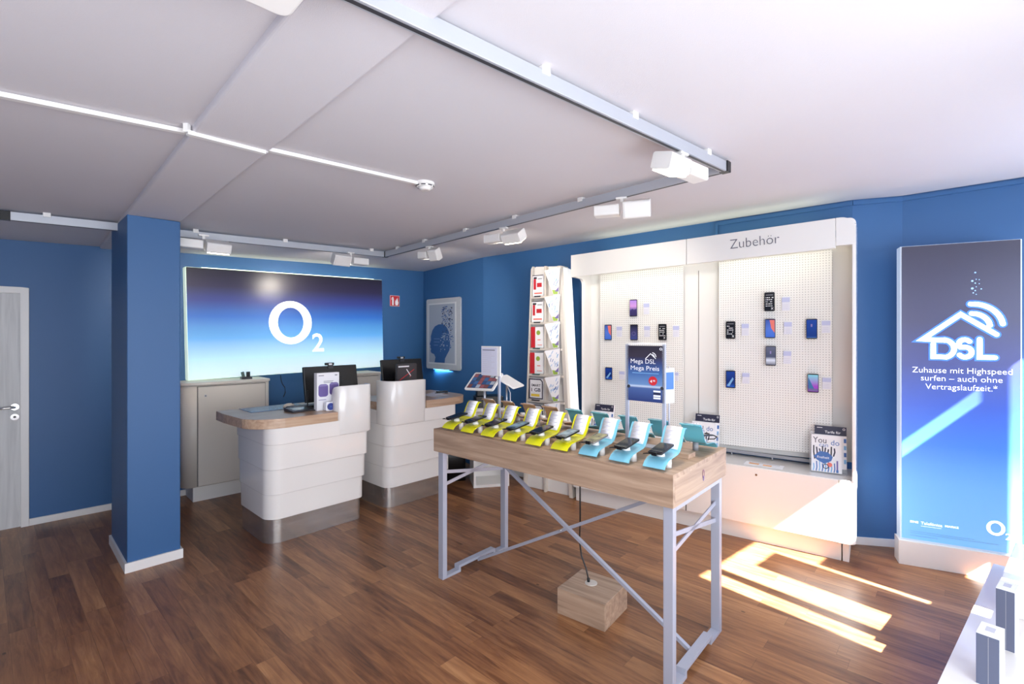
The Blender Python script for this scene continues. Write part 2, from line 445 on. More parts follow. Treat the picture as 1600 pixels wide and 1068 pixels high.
# baseboards
def bboard(name, F, segs, y, h=0.058, t=0.014):
    b = MB()
    for x0, x1 in segs:
        q = [F.w(x0, y), F.w(x1, y), F.w(x1, y-t), F.w(x0, y-t)]
        vs = [(a[0], a[1], 0) for a in q]+[(a[0], a[1], h) for a in q]
        b.add(vs, [(3, 2, 1, 0), (4, 5, 6, 7)]+[(i, (i+1) % 4, 4+(i+1) % 4, 4+i) for i in range(4)], WHITEM)
    return struct(b.build(name, bevel=0.002))
bboard('baseboard_back', BF, [(0.0, 3.96)], 0)
bboard('baseboard_corner', SF, [(0.02, 1.24)], 0)
def bline(name, a, b_):
    F = Frame(a[0], a[1], math.degrees(math.atan2(b_[1]-a[1], b_[0]-a[0]))); l = math.hypot(b_[0]-a[0], b_[1]-a[1])
    return bboard(name, F, [(0.01, l)], 0)
bline('baseboard_right', p1, UF.w(-2.3, 0.345)[:2])
bline('baseboard_niche', p2, p3)
bline('baseboard_sign', p3, pr)

# door
def bmb(): return MB(Matrix.Translation((BF.x, BF.y, 0)) @ Matrix.Rotation(BF.a, 4, 'Z'))
b = bmb()
b.box(-0.05, 0.0, -0.02, 0.02, 0, 2.0, WHITEM); b.box(-0.99, -0.94, -0.02, 0.02, 0, 2.0, WHITEM); b.box(-0.94, -0.05, -0.02, 0.02, 1.95, 2.0, WHITEM)
fr = struct(b.build('door_1', bevel=0.004))
b = bmb(); b.box(-0.945, -0.045, 0.0, 0.04, 0.006, 1.955, DOORM); dl = b.build('door_leaf', fr, bevel=0.003)
b = bmb(); b.cyl((-0.085, -0.001, 1.008), 0.026, -0.008, CHROME, 'y'); b.tube([(-0.085, -0.004, 1.008), (-0.085, -0.05, 1.008), (-0.1, -0.057, 1.008), (-0.22, -0.057, 1.006)], 0.009, CHROME, 10)
b.build('door_handle', dl)
b = bmb(); b.cyl((-0.085, -0.001, 0.925), 0.026, -0.007, CHROME, 'y'); b.cyl((-0.085, -0.008, 0.925), 0.009, -0.004, DARK, 'y'); b.build('keyhole_rose', dl)

# pillar, its baseboard and the beam it carries
PA = 46.5; PFm = Frame(-2.60, 3.285, PA)
def fmb(F): return MB(Matrix.Translation((F.x, F.y, 0)) @ Matrix.Rotation(F.a, 4, 'Z'))
b = fmb(PFm); b.box(0, 0.305, 0, 0.66, 0, 2.42, BLUEP); struct(b.build('wall_pillar', bevel=0.006))
b = fmb(PFm)
b.box(-0.014, 0.319, -0.014, 0, 0, 0.066, WHITEM); b.box(-0.014, 0, 0, 0.66, 0, 0.066, WHITEM); b.box(0.305, 0.319, 0, 0.66, 0, 0.066, WHITEM); b.box(-.014, .319, .66, .674, 0, .066, WHITEM)
struct(b.build('baseboard_pillar'))
bmF = Frame(-2.60, 3.285, 45.5)
b = fmb(bmF)
vs = []
for (x, y) in ((-0.0, 1.55), (0.315, 1.55), (0.315, -6.0), (0.0, -6.0)):
    q = bmF.w(x, y); vs.append((x, y, 2.417+0.0373*(q[0]+2.6)+0.0037*(q[1]-3.285)))
vs += [(v[0], v[1], v[2]+0.3) for v in vs[:4]]
# keep its ends inside the room: y runs from the back wall to the window wall
ylo = -4.6
vs = [(x, y if y > 0 else ylo, z if y > 0 else z-0.0) for x, y, z in vs]
for i, (x, y, z) in enumerate(vs):
    q = bmF.w(x, y); zz = 2.417+0.0373*(q[0]+2.6)+0.0037*(q[1]-3.285); vs[i] = (x, y, zz if i < 4 else ceil_z(q[0], q[1])+0.03)
b.add(vs, [(3, 2, 1, 0), (4, 5, 6, 7)]+[(i, (i+1) % 4, 4+(i+1) % 4, 4+i) for i in range(4)], CEILP)
struct(b.build('ceiling_beam', bevel=0.012, seg=3))

# cable duct on the ceiling with its step over the beam
def on_ceiling(px, py, off=0.0):
    rx = (px-800)/760; k = (524-py)/760
    Y = (2.532-off-1.6)/(k-0.0373*rx-0.0037); return (rx*Y, Y, 1.6+k*Y)
def on_z(px, py, z):
    Y = (z-1.6)*760/(524-py); return ((px-800)/760*Y, Y, z)
d0 = on_ceiling(-60, 136, 0.012); d1 = on_ceiling(289, 206, 0.012)
e1 = on_ceiling(292, 207, 0.036); e2 = on_ceiling(414, 238, 0.036)
g1 = on_ceiling(417, 233, 0.012); g2 = on_ceiling(652, 286, 0.012)
b = MB()
for p, q in ((d0, d1), (e1, e2), (g1, g2)): b.bar(p, q, 0.026, 0.018, WHITEM)
b.bar(e1, (e1[0], e1[1], e1[2]+0.04), 0.02, 0.02, WHITEM, up=(1, 0, 0)); b.bar(e2, (e2[0], e2[1], e2[2]+0.04), 0.02, 0.02, WHITEM, up=(1, 0, 0))
struct(b.build('trim_1'))

# window wall, unseen: parapet, transom, mullions, posters sized for the sun patches; shopfront beyond
def wmb(): return fmb(WF)
b = wmb(); T0, T1 = -0.18, 0.0
def wbox(x0, x1, z0, z1): b.box(x0, x1, T0, T1, z0, z1, WHITEM)
wbox(-5.8, -5.2, 0, 2.75); wbox(-5.2, -0.7, 0, 0.3); wbox(-5.2, -0.7, 2.32, 2.75)
wbox(-0.7, 0.0, 0, 2.75); wbox(0.0, 1.36, 0, 1.31); wbox(1.36, 2.2, 0, 0.35); wbox(0, 2.2, 2.60, 2.75); wbox(1.98, 2.2, 0.35, 2.6)
struct(b.build('wall_front'))
b = wmb()
for x in (-5.17, -3.57, -2.15, -0.73): b.box(x-0.03, x+0.03, -0.12, -0.06, 0.3, 2.32, GREYM)
w1 = struct(b.build('window_1'))
b = wmb(); b.box(-5.14, -0.76, -0.095, -0.09, 0.3, 2.32, mat('window_glass', (255, 255, 255), 0.0, alpha=0.06)); b.build('window_pane', w1)
b = wmb(); b.box(0.13, 0.22, -0.1, -0.05, 1.31, 2.6, GREYM); b.box(1.46, 1.52, -0.1, -0.05, 0.35, 2.6, GREYM)
w2 = struct(b.build('window_2'))
b = wmb(); b.box(0.0, 1.98, -0.085, -0.08, 1.31, 2.6, MATS['window_glass']); b.build('window_pane', w2)
b = wmb(); b.box(0.445, 0.765, -0.05, -0.045, 1.31, 2.29, PAPER); b.build('sun_blocker_poster', w2)  # unseen posters here and below block sun to shape its patches
b = wmb(); b.box(0.805, 1.08, -0.05, -0.045, 1.31, 2.0, PAPER); b.build('sun_blocker_poster', w2)
b = wmb(); b.box(1.08, 1.46, -0.05, -0.045, 1.27, 2.355, PAPER); b.build('sun_blocker_poster', w2)
b = wmb(); b.prism([(-0.2, 2.42), (-2.9, 2.1), (-2.9, 2.14), (-0.2, 2.46)], -5.8, -0.45, mat('sun_blocker_cloth', (60, 90, 130), 0.8), 'yz'); struct(b.build('trim_sun_blocker'))  # unseen canopy added to keep direct sun out of the shopfront

# ------------------------------------------------------------------ ceiling rails and spotlights
rz0 = 0.05
def rp(px, py):  # a point on the rail's underside
    return on_ceiling(px, py, 0.075)
r1a = Vector((-1.05, 0.75, 0)); r1b = Vector(rp(1133, 270)); r2b = Vector(rp(602, 402)); r3b = Vector(rp(8, 344))
d = (Vector(rp(800, 118))-r1b); d.z = 0; d.normalize(); r1a = r1b + d*3.3
def rail(a, b_, name, label, clips):
    a = Vector(a); b_ = Vector(b_)
    a.z = ceil_z(a.x, a.y)-0.044; b_.z = ceil_z(b_.x, b_.y)-0.044
    root = thing(name, label, 'track rail', (a.x, a.y, a.z), 0)
    L0 = Vector((0, 0, 0)); Lb = b_-a
    d = Lb.normalized(); sd = d.cross(Vector((0, 0, 1))).normalized()
    m = MB(); m.bar(L0, Lb, 0.034, 0.056, RAILM)
    m.build('track', root, bevel=0.002)
    m = MB(); m.bar(L0+Vector((0, 0, -0.0285)), Lb+Vector((0, 0, -0.0285)), 0.014, 0.002, DARK)
    m.build('slot', root)
    for t in clips:
        m = MB(); p = L0.lerp(Lb, t); m.bar(p-d*0.02+Vector((0, 0, 0.03)), p+d*0.02+Vector((0, 0, 0.03)), 0.042, 0.03, WHITEM); m.build('ceiling_clip', root, bevel=0.003)
    return a, b_, d
A1, B1, D1 = rail(r1a, r1b, 'track_rail', 'long aluminium track rail running over the room to the corner by the right wall', (0.25, 0.55, 0.72, 0.93))
A2, B2, D2 = rail(B1, r2b, 'track_rail', 'aluminium track rail along the pegboard wall carrying four spotlights', (0.02, 0.28, 0.46, 0.63, 0.80, 0.93))
A3, B3, D3 = rail(r2b, r3b, 'track_rail', 'aluminium track rail along the back wall above the big blue sign', (0.06, 0.37, 0.62, 0.93))
for p in (B1, Vector((r2b.x, r2b.y, ceil_z(r2b.x, r2b.y)-0.044)), B3):
    m = MB(); m.box(-0.024, 0.024, -0.024, 0.024, -0.03, 0.03, BLACK, Matrix.Rotation(R(45), 4, 'Z'))
    o = m.build('rail_connector', bevel=0.003, loc=p)
    tag(o, 'black corner connector joining two ceiling rails above %s' % ('the pegboard unit' if p is B1 else 'the red fire sign' if p is not B3 else 'the white door'), 'connector', 'black corner connectors on the rails')

def spotlight(px, py, yaw, tilt, lit, label, warm=True, drv=1, power=40, off=0.155, aim=None, s=1.0, endon=False):
    p = Vector(on_ceiling(px, py, off)); top = ceil_z(p.x, p.y)-0.073
    root = thing('track_spotlight', label, 'spotlight', (p.x, p.y, top), R(yaw), 'white spotlights on the ceiling rails')
    m = MB(); m.cyl((0, 0, -0.035), 0.012, 0.037, WHITEM); m.box(-0.035, 0.035, -0.016, 0.016, -0.012, 0.0, WHITEM); m.build('mount', root, bevel=0.002)
    h = top-p.z
    # driver box on one side
    m = MB(); m.prism(rrect(-0.045, 0.045, -0.034, 0.034, 0.012, 4), 0.012, 0.172*s, WHITEM, 'yz', Matrix.Scale(-drv, 4, (1, 0, 0)) @ Matrix.Translation((0, 0, -h)))
    m.build('driver_box', root, bevel=0.003)
    T = Matrix.Translation((0, 0, -h)) @ Matrix.Scale(drv, 4, (1, 0, 0)) @ Matrix.Rotation(R(tilt), 4, 'X')
    m = MB(); m.prism(rrect(-0.055, 0.055, -0.04, 0.04, 0.014, 4), 0.012, 0.182*s, WHITEM, 'yz', T)
    hd = m.build('lamp_head', root, bevel=0.003)
    m = MB(); m.box(0.022, 0.172*s, -0.044, 0.044, -0.046, -0.0405, LAMP if lit else WHITEM, T)
    m.build('lamp_glass', hd)
    return p
spots = []
spots.append((spotlight(318, 383, 45, 25, True, 'white track spotlight beside the blue pillar, its lamp glowing', drv=1), (-3.0, 4.9, 1.9)))
spots.append((spotlight(548, 407, 45, -60, False, 'white track spotlight with two plain boxes above the end of the blue sign', drv=-1), (-2.3, 5.85, 2.0)))
spots.append((spotlight(671, 398, -28, -60, False, 'small white track spotlight seen nearly end on near the room corner', s=0.62), (-0.9, 6.5, 1.8)))
spots.append((spotlight(787, 371, -35, 35, True, 'white track spotlight above the brochure rack, its lamp glowing brightly'), (0.0, 5.6, 2.0)))
spots.append((spotlight(971, 328, -20, -70, False, 'white track spotlight with ribbed boxes between two rail clips, unlit side showing'), (1.0, 5.0, 1.6)))
spots.append((spotlight(1066, 263, 40, 15, True, 'largest white track spotlight under the rail corner, nearest the viewer', drv=-1, off=0.15), (0.6, 2.8, 0.9)))

# smoke detector
p = on_ceiling(664, 285, 0.0)
t = thing('smoke_detector', 'white round smoke detector on the ceiling at the end of the cable duct', 'smoke detector', (p[0], p[1], ceil_z(p[0], p[1])), 0)
m = MB(); m.cyl((0, 0, -0.016), 0.058, 0.016, WHITEM, seg=32); m.build('base', t, bevel=0.002)
m = MB(); m.cyl((0, 0, -0.032), 0.05, 0.016, WHITEM, r2=0.054, seg=32); m.cyl((0, 0, -0.048), 0.024, 0.016, WHITEM, r2=0.046, seg=32)
for k in range(8): a = k*math.pi/4; m.box(-0.013, 0.013, 0.0475, 0.0535, -0.027, -0.021, DARK, Matrix.Rotation(a, 4, 'Z'))
m.build('sensor_cap', t)

# white box on the beam
p = on_z(450, 32, 2.36)
t = thing('ceiling_box', 'white box with rounded edges hanging under the ceiling beam', 'ceiling box', (p[0], p[1], 2.36), R(45))
m = MB(); m.prism(rrect(-0.45, 0, -0.6, 0, 0.03, 5), 0.0, 0.07, WHITEM, 'xy'); m.build('cover', t, bevel=0.006)
m = MB(); m.box(-0.43, -0.02, -0.58, -0.02, 0.07, 0.15, WHITEM); m.build('back_plate', t)

# ------------------------------------------------------------------ back wall things
# big backlit blue sign
t = thing('illuminated_sign', 'wide backlit blue gradient sign with large white O2 letters above the cabinets', 'illuminated sign', BF.w(1.113, 0, 1.155), BF.a)
t.rotation_euler = (0, R(-1.15), BF.a)
W, Hh = 2.163, 1.125
m = MB(); m.box(0, W, -0.113, -0.002, 0, Hh, EDGE); m.build('frame', t, bevel=0.004)
m = MB(); m.box(0.006, W-0.006, -0.12, -0.113, 0.008, Hh-0.004, O2GRAD); fp = m.build('front_panel', t)
def o2logo(m, cx, cz, r, y, mt, sq=0.97):
    m.ring((cx, y, cz), r, r*0.70, 0.0012, mt, sx=sq, sxi=sq*0.86)
    m.text('2', mt, cx+r*0.98, y-0.0012, cz-r*1.38, r*1.22, 'l', bold=0.012, sx=1.0)
m = MB(); o2logo(m, 0.998, 0.572, 0.243, -0.1215, LOGOW); m.build('logo', fp)
m = MB(); m.box(0.15, W-0.1, -0.08, -0.03, Hh+0.001, Hh+0.008, LED); m.build('light_strip', t)

# sideboards under it
def sideboard(x0, x1, label, lock_left=True):
    t = thing('sideboard', label, 'cabinet', BF.w(x0, 0), BF.a, 'cream sideboards under the blue sign')
    w = x1-x0
    m = MB(); m.prism(rrect(0, w, -0.36, -0.002, 0.1, 7, (1, 0.2, 0, 0)), 0.15, 1.125, CREAM, 'xy', smooth=True); m.build('body', t)
    m = MB(); m.prism(rrect(-0.008, w+0.008, -0.372, -0.002, 0.1, 7, (1, 0.2, 0, 0)), 1.125, 1.15, CREAM, 'xy', smooth=True); m.build('worktop', t, bevel=0.003)
    m = MB(); m.box(0.095, w-0.03, -0.31, -0.01, 0, 0.15, WHITEM); m.build('plinth', t)
    m = MB(); m.box(0.125, w-0.045, -0.374, -0.356, 0.158, 1.105, CREAM); dr = m.build('door', t, bevel=0.0015)
    m = MB(); m.cyl((0.185, -0.374, 1.02), 0.011, -0.004, ALU, 'y'); m.cyl((0.185, -0.378, 1.02), 0.005, -0.002, DARK, 'y'); m.build('lock', dr)
    m = MB(); m.box(0.117, 0.125, -0.3625, -0.357, 0.155, 1.11, SEAM); m.box(w-0.045, w-0.039, -0.3625, -0.357, 0.155, 1.11, SEAM); m.box(0.117, w-0.04, -0.3625, -0.357, 1.106, 1.112, SEAM); m.build('door_gap', t)
    return t
sideboard(1.02, 1.79, 'cream sideboard beside the blue pillar, behind the left end of counter')
sideboard(2.45, 3.10, 'cream sideboard mostly hidden behind the two black monitors')
# small card reader on the left sideboard
t = thing('charging_cradle', 'small black device in a cradle on the left sideboard top', 'device', BF.w(1.60, -0.25, 1.15), BF.a)
m = MB(); m.prism([(-0.05, 0), (0.05, 0), (0.05, 0.018), (-0.05, 0.028)], -0.03, 0.03, DARK, 'xz'); m.build('cradle', t, bevel=0.003)
m = MB(); m.box(-0.04, -0.012, -0.014, 0.006, 0.0, 0.062, mat('green_grey', (70, 92, 88), 0.4), Matrix.Translation((0, 0, .02)) @ Matrix.Rotation(R(-12), 4, 'Y')); m.box(0.0, 0.034, -0.016, 0.008, 0.02, 0.075, BLACK); m.build('handset', t, bevel=0.003)
# thin cable on the back wall
m = MB(); pts = [(2.03, -0.004, 1.15), (2.035, -0.006, 1.09), (2.05, -0.006, 1.045), (2.075, -0.006, 1.01), (2.08, -0.006, 0.95), (2.06, -0.006, 0.9)]
m.tube([BF.w(*q) for q in pts], 0.004, BLACK, 6); tag(m.build('power_cord'), 'thin black cord hanging on the blue wall below the backlit sign', 'cord')
# fire extinguisher sign
t = thing('fire_sign', 'small red fire extinguisher sign on the blue back wall', 'sign', BF.w(3.435, 0, 1.995), BF.a)
m = MB(); m.box(0, 0.148, -0.006, -0.0005, 0, 0.147, RED); m.stroke([(0.004, 0.004), (0.144, 0.004), (0.144, 0.143), (0.004, 0.143)], 0.004, PAPER, -0.0064, True)
m.box(0.032, 0.058, -0.0072, -0.0062, 0.015, 0.105, PAPER); m.box(0.037, 0.053, -0.0072, -0.0062, 0.105, 0.125, PAPER); m.stroke([(0.05, 0.12), (0.03, 0.118), (0.022, 0.09)], 0.006, PAPER, -0.0068)
fl = [(0.085, 0.015), (0.12, 0.015), (0.13, 0.05), (0.12, 0.08), (0.118, 0.125), (0.105, 0.09), (0.098, 0.11), (0.092, 0.07), (0.08, 0.09), (0.078, 0.04)]
m.add([(x, -0.0068, z) for x, z in fl], [tuple(range(len(fl)))], PAPER); m.build('panel', t)

# picture lightbox on the short wall
t = thing('picture_lightbox', 'grey framed picture of a dark blue head silhouette on the corner wall', 'picture', SF.w(0.205, 0, 1.15), SF.a)
t.rotation_euler.x = 0
FRM = mat('frame_grey', (176, 180, 186), 0.35)
m = MB(); m.prism(rrect(0.03, 0.80, 0.0, 0.93, 0.03, 4), -0.06, -0.002, FRM, 'xz'); m.build('back_box', t, bevel=0.003)
m = MB(); m.prism(rrect(0, 0.735, 0, 0.945, 0.03, 5), -0.1, -0.06, FRM, 'xz'); m.build('frame', t, bevel=0.004)
m = MB(); m.box(0.055, 0.65, -0.106, -0.1, 0.07, 0.885, mat('frame_light', (200, 203, 206), 0.4)); m.box(0.075, 0.63, -0.108, -0.106, 0.09, 0.865, mat('picture_grey', (150, 158, 174), 0.35))
HB = mat('silhouette_blue', (40, 80, 134), 0.4)
head = [(0.20, 0.09), (0.22, 0.16), (0.19, 0.20), (0.13, 0.215), (0.11, 0.24), (0.12, 0.27), (0.10, 0.29), (0.11, 0.315), (0.09, 0.335), (0.12, 0.39), (0.115, 0.44), (0.15, 0.52), (0.21, 0.575), (0.29, 0.60),
        (0.38, 0.60), (0.46, 0.565), (0.51, 0.50), (0.53, 0.42), (0.535, 0.33), (0.52, 0.26), (0.47, 0.20), (0.43, 0.15), (0.42, 0.09)]
m.add([(x, -0.109, z) for x, z in head], [tuple(range(len(head)))], HB)
m.build('picture', t)
rr = random.Random(3)
m = MB()
for k in range(210):   # torn flakes drifting up from the head
    v = rr.random()**0.8; z = 0.24+v*0.6; x = 0.47+rr.uniform(-0.15, 0.14)*(1-0.3*v)
    if x > 0.615: continue
    s = rr.uniform(0.006, 0.017); a = rr.uniform(0, 3)
    col = HB if v > 0.42 or x > 0.53 else MATS['picture_grey']
    m.add([(x+s*math.cos(a+q), -0.1095, z+s*math.sin(a+q)*rr.uniform(.4, 1)) for q in (0, 1.9, 3.3, 4.6)], [(0, 1, 2, 3)], NAVY if rr.random() < .35 and v > .4 else col)
for i, wv in enumerate((0.13, 0.125, 0.09)):
    m.box(0.185, 0.185+wv, -0.1102, -0.1095, 0.40-i*0.042, 0.413-i*0.042, mat('faint_blue', (86, 112, 158), 0.5))
m.build('flakes', t)
m = MB(); m.box(0.1, 0.68, -0.055, -0.02, -0.008, 0.0, LEDC); m.build('light_strip', t)

# ------------------------------------------------------------------ reception counters
def counter(F, L, label, screen, desk_poly, mirror):
    t = thing('reception_counter', label, 'counter', F.w(0, 0), F.a, 'white reception counters with stepped fronts')
    rl, rr_ = (0.11, 0.05) if not mirror else (0.09, 0.06)
    def foot(k, dx=0.01):
        x0, x1, y0, y1 = -dx*k, L+dx*k*0.6, -0.03*k, 0.56
        return rrect(x0, x1, y0, y1, 0.1, 9, (rl/0.1, rr_/0.1, 0.3, 0.3))
    m = MB(); m.prism(foot(0), 0.0, 0.2, BRUSH, smooth=True); m.build('steel_plinth', t, bevel=0.002)
    for k, (z0, z1) in enumerate(((0.192, 0.392), (0.388, 0.588), (0.584, 0.784), (0.780, 0.905))):
        m = MB(); m.prism(foot(k+1), z0, z1, WHITE, smooth=True); m.build('shell_band', t, bevel=0.005)
    # raised screen: one curved sheet with a return at the free end
    x0, x1 = screen; th = 0.022; yf = -0.128
    if not mirror:
        pth = [(x0+0.03, yf+0.16), (x0+0.006, yf+0.10), (x0, yf+0.06), (x0+0.008, yf+0.02), (x0+0.035, yf), (x1-0.04, yf), (x1-0.01, yf+0.012), (x1, yf+0.05), (x1, yf+0.1)]
    else:
        pth = [(x0, 0.08), (x0, yf+0.11), (x0+0.018, yf+0.05), (x0+0.06, yf+0.012), (x0+0.11, yf), (x1-0.05, yf), (x1-0.015, yf+0.012), (x1, yf+0.05), (x1-0.004, yf+0.10), (x1-0.03, yf+0.16)]
    P = [Vector(p) for p in pth]; o_, i_ = [], []
    for i, p in enumerate(P):
        a = P[max(i-1, 0)]; c = P[min(i+1, len(P)-1)]; d_ = (c-a).normalized(); nn = Vector((-d_.y, d_.x))
        o_.append(p); i_.append(p+nn*th)
    vs = []; n = len(P)
    drop = [0.0]*n
    for q_, dz in enumerate((0.075, 0.035, 0.012, 0.003)): drop[(n-1-q_) if mirror else q_] = dz
    for z in (0.786, 1.185):
        k_ = 1 if z > 1 else 0
        vs += [(p.x, p.y, z-drop[i]*k_) for i, p in enumerate(o_)]+[(p.x, p.y, z-drop[i]*k_) for i, p in enumerate(i_)]
    fs = []
    for i in range(n-1):
        fs += [(i, i+1, 2*n+i+1, 2*n+i), (n+i, 3*n+i, 3*n+i+1, n+i+1), (2*n+i, 2*n+i+1, 3*n+i+1, 3*n+i), (i, n+i, n+i+1, i+1)]
    fs += [(0, 2*n, 3*n, n), (n-1, 2*n-1, 4*n-1, 3*n-1)]
    m = MB(); m.add(vs, fs, WHITE, smooth=False); o = m.build('raised_screen', t)
    su = o.modifiers.new('s', 'BEVEL'); su.width = 0.004; su.segments = 2; su.angle_limit = R(60)
    for pl_ in o.data.polygons: pl_.use_smooth = abs(pl_.normal.z) < 0.5
    m = MB(); m.prism(desk_poly, 0.905, 0.978, OAKD, smooth=False); m.build('wooden_desktop', t, bevel=0.003)
    return t
arc = lambda cx, cy, r, a0, a1, n=10, sx=1: [(cx+r*sx*math.cos(R(a0+(a1-a0)*i/n)), cy+r*math.sin(R(a0+(a1-a0)*i/n))) for i in range(n+1)]
desk1 = [(-0.165, 0.64), (-0.17, 0.44)] + arc(0.12, 0.12, 0.25, 190, 270, 10, 1.1)[0:] + [(0.50, -0.135), (0.50, -0.04), (0.79, -0.04), (0.79, 0.64)]
counter(C0F, 0.79, 'nearer white stepped reception counter with curved oak desktop on its left end', (0.497, 0.815), desk1, False)
desk2 = [(-0.01, 0.6), (-0.01, -0.04), (0.372, -0.04), (0.372, -0.125), (0.70, -0.125)] + arc(0.74, 0.1, 0.22, 275, 350, 9) + [(0.975, 0.45), (0.96, 0.6)]
counter(C1F, 0.74, 'farther white stepped reception counter whose oak desktop ends on its right', (-0.05, 0.378), desk2, True)

# desk things
def on_desk(F, x, y, z=0.979): return F.w(x, y, z)
def monitor(F, x, y, w, label, zt, yaw):
    t = thing('monitor', label, 'monitor', F.w(x, y, 0.979), F.a+R(yaw), 'black monitors seen from behind')
    MR = Matrix.Translation((0, -0.05, 0)) @ Matrix.Rotation(R(-9), 4, 'X')
    m = MB(); m.box(-w/2, w/2, 0, 0.028, 0.045, (zt-0.979)*1.01, BLACK, MR); h = m.build('housing', t, bevel=0.006)
    m = MB(); m.box(-w*0.23, w*0.16, -0.022, 0, 0.1, 0.26, BLACK, MR); m.build('back_cover', h, bevel=0.008)
    m = MB(); m.box(-w/2+.01, w/2-.01, 0.028, 0.0295, 0.08, zt-0.99, DARK, MR); m.build('screen', h)
    m = MB(); m.box(-0.04, 0.04, -0.04, -0.02, 0.01, 0.2, BLACK); m.cyl((0, 0.01, 0), 0.11, 0.012, BLACK); m.build('stand', t, bevel=0.003)
    c = thing('webcam', 'small webcam clipped on top of the ' + ('left' if w > 0.51 else 'right') + ' black monitor', 'webcam', F.w(x-0.01, y+0.012, zt+0.004), F.a+R(yaw), 'webcams on the monitors')
    q = MB(); q.box(-0.04, 0.04, -0.012, 0.02, 0.0, 0.022, BLACK); q.build('body', c, bevel=0.004)
    q = MB(); q.box(-0.015, 0.015, -0.016, -0.012, 0.002, 0.016, PAPER); q.build('label_plate', c)
    q = MB(); q.box(-0.025, 0.025, -0.02, -0.008, -0.03, 0.0, DARK); q.build('clip', c)
monitor(C0F, 0.665, 0.31, 0.52, 'black monitor seen from behind on the nearer counter', 1.33, 4)
monitor(C1F, 0.40, 0.32, 0.50, 'black monitor seen from behind on the farther counter', 1.36, 2)

t = thing('desk_pad', 'blue printed desk pad lying on the oak desktop of the nearer counter', 'desk pad', on_desk(C0F, 0.0, 0.33), C0F.a)
m = MB(); m.box(0.0, 0.47, 0.0, 0.29, 0, 0.003, mat('pad_blue', (50, 96, 150), 0.2)); m.text('O2', LBLUE, 0.22, 0.06, 0.0034, 0.07, 'c', '+z'); m.build('mat', t)
t = thing('computer_mouse', 'cream computer mouse on the edge of the blue desk pad', 'mouse', on_desk(C0F, 0.335, 0.42, 0.983), C0F.a)
m = MB(); vs = []; n = 12
for j in range(5):
    f = j/4; zz = 0.032*math.sin(f*math.pi/2); rr2 = math.cos(f*math.pi/2)*0.98+0.02
    for k in range(n): a = 2*math.pi*k/n; vs.append((0.052*rr2*math.cos(a), 0.03*rr2*math.sin(a), zz))
m.add(vs, [(j*n+k, j*n+(k+1) % n, (j+1)*n+(k+1) % n, (j+1)*n+k) for j in range(4) for k in range(n)]+[tuple(range(4*n, 5*n)), tuple(range(n))[::-1]], mat('mouse_cream', (228, 214, 196), 0.35), smooth=True); m.build('shell', t)
m = MB(); m.cyl((0.025, -0.014, 0.026), 0.006, 0.005, BLACK); m.build('wheel', t)
t = thing('keyboard', 'black keyboard behind the signature pad on the nearer counter', 'keyboard', on_desk(C0F, 0.285, 0.245), C0F.a)
m = MB(); m.box(0, 0.26, 0, 0.12, 0, 0.016, BLACK); m.build('case', t, bevel=0.003)
m = MB()
for r_ in range(4):
    for k in range(9): m.box(0.006+k*0.028, 0.029+k*0.028, 0.012+r_*0.026, 0.034+r_*0.026, 0.016, 0.02, DARK)
m.build('keys', t)
t = thing('signature_pad', 'black signature pad with pen standing up on the nearer counter', 'signature pad', on_desk(C0F, 0.22, 0.07), C0F.a+R(4))
m = MB(); m.prism([(0, 0), (0.15, 0), (0.15, 0.028), (0, 0.012)], 0, 0.21, DARK, 'yz'); m.build('body', t, bevel=0.004)
m = MB(); m.add([(0.03, 0.03, 0.0158), (0.15, 0.03, 0.0158), (0.15, 0.11, 0.0245), (0.03, 0.11, 0.0245)], [(0, 1, 2, 3)], mat('pad_screen', (120, 150, 150), 0.15)); m.build('screen', t)
m = MB(); m.tube([(0.195, 0.13, 0.02), (0.195, 0.13, 0.155)], 0.005, BLACK, 8); m.build('pen', t)
m = MB(); m.tube([(0.21, 0.1, 0.006), (0.25, 0.06, 0.006), (0.25, 0.0, 0.006), (0.21, -0.03, 0.006), (0.17, -0.02, 0.006)], 0.004, BLACK, 6); m.build('pen_cord', t)
# speaker box card and speakers
t = thing('speaker_package', 'white cardboard package printed with two purple speakers on the nearer counter', 'package', on_desk(C0F, 0.40, 0.03), C0F.a)
m = MB(); m.box(0, 0.195, 0, 0.05, 0, 0.31, PAPER)
for cx, cz in ((0.055, 0.165), (0.15, 0.175)):
    m.add([(x+cx, -0.001, z+cz) for x, z in rrect(-0.042, 0.042 if cx < .1 else 0.04, -0.052, 0.052, 0.024, 5)], [tuple(range(24))], VIOL)
    m.add([(x+cx, -0.0015, z+cz+0.04) for x, z in rrect(-0.034, 0.034, -0.006, 0.008, 0.006, 3)], [tuple(range(16))], mat('violet_light', (140, 128, 184), 0.4))
for i, w_ in enumerate((0.085, 0.078)): m.box(0.058, 0.058+w_, -0.0012, -0.0008, 0.238-i*0.012, 0.243-i*0.012, GREYM)
m.box(0.015, 0.06, -0.0012, -0.0008, 0.285, 0.292, GREYM); m.box(0.155, 0.178, -0.0012, -0.0008, 0.283, 0.293, GREYM)
m.box(0.015, 0.08, -0.0012, -0.0008, 0.086, 0.09, VIOL); m.build('printed_front', t)
t = thing('speaker', 'small white speaker with a round blue front on the nearer counter', 'speaker', on_desk(C0F, 0.445, -0.04), C0F.a)
m = MB(); m.prism(rrect(0, 0.08, 0, 0.075, 0.012, 4), 0, 0.045, PAPER, 'xz'); m.build('body', t, bevel=0.003)
m = MB(); m.cyl((0.038, -0.001, 0.036), 0.029, -0.006, mat('speaker_blue', (52, 66, 140), 0.4), 'y'); m.cyl((0.038, -0.007, 0.036), 0.006, -0.002, MBLUE, 'y'); m.build('round_front', t)
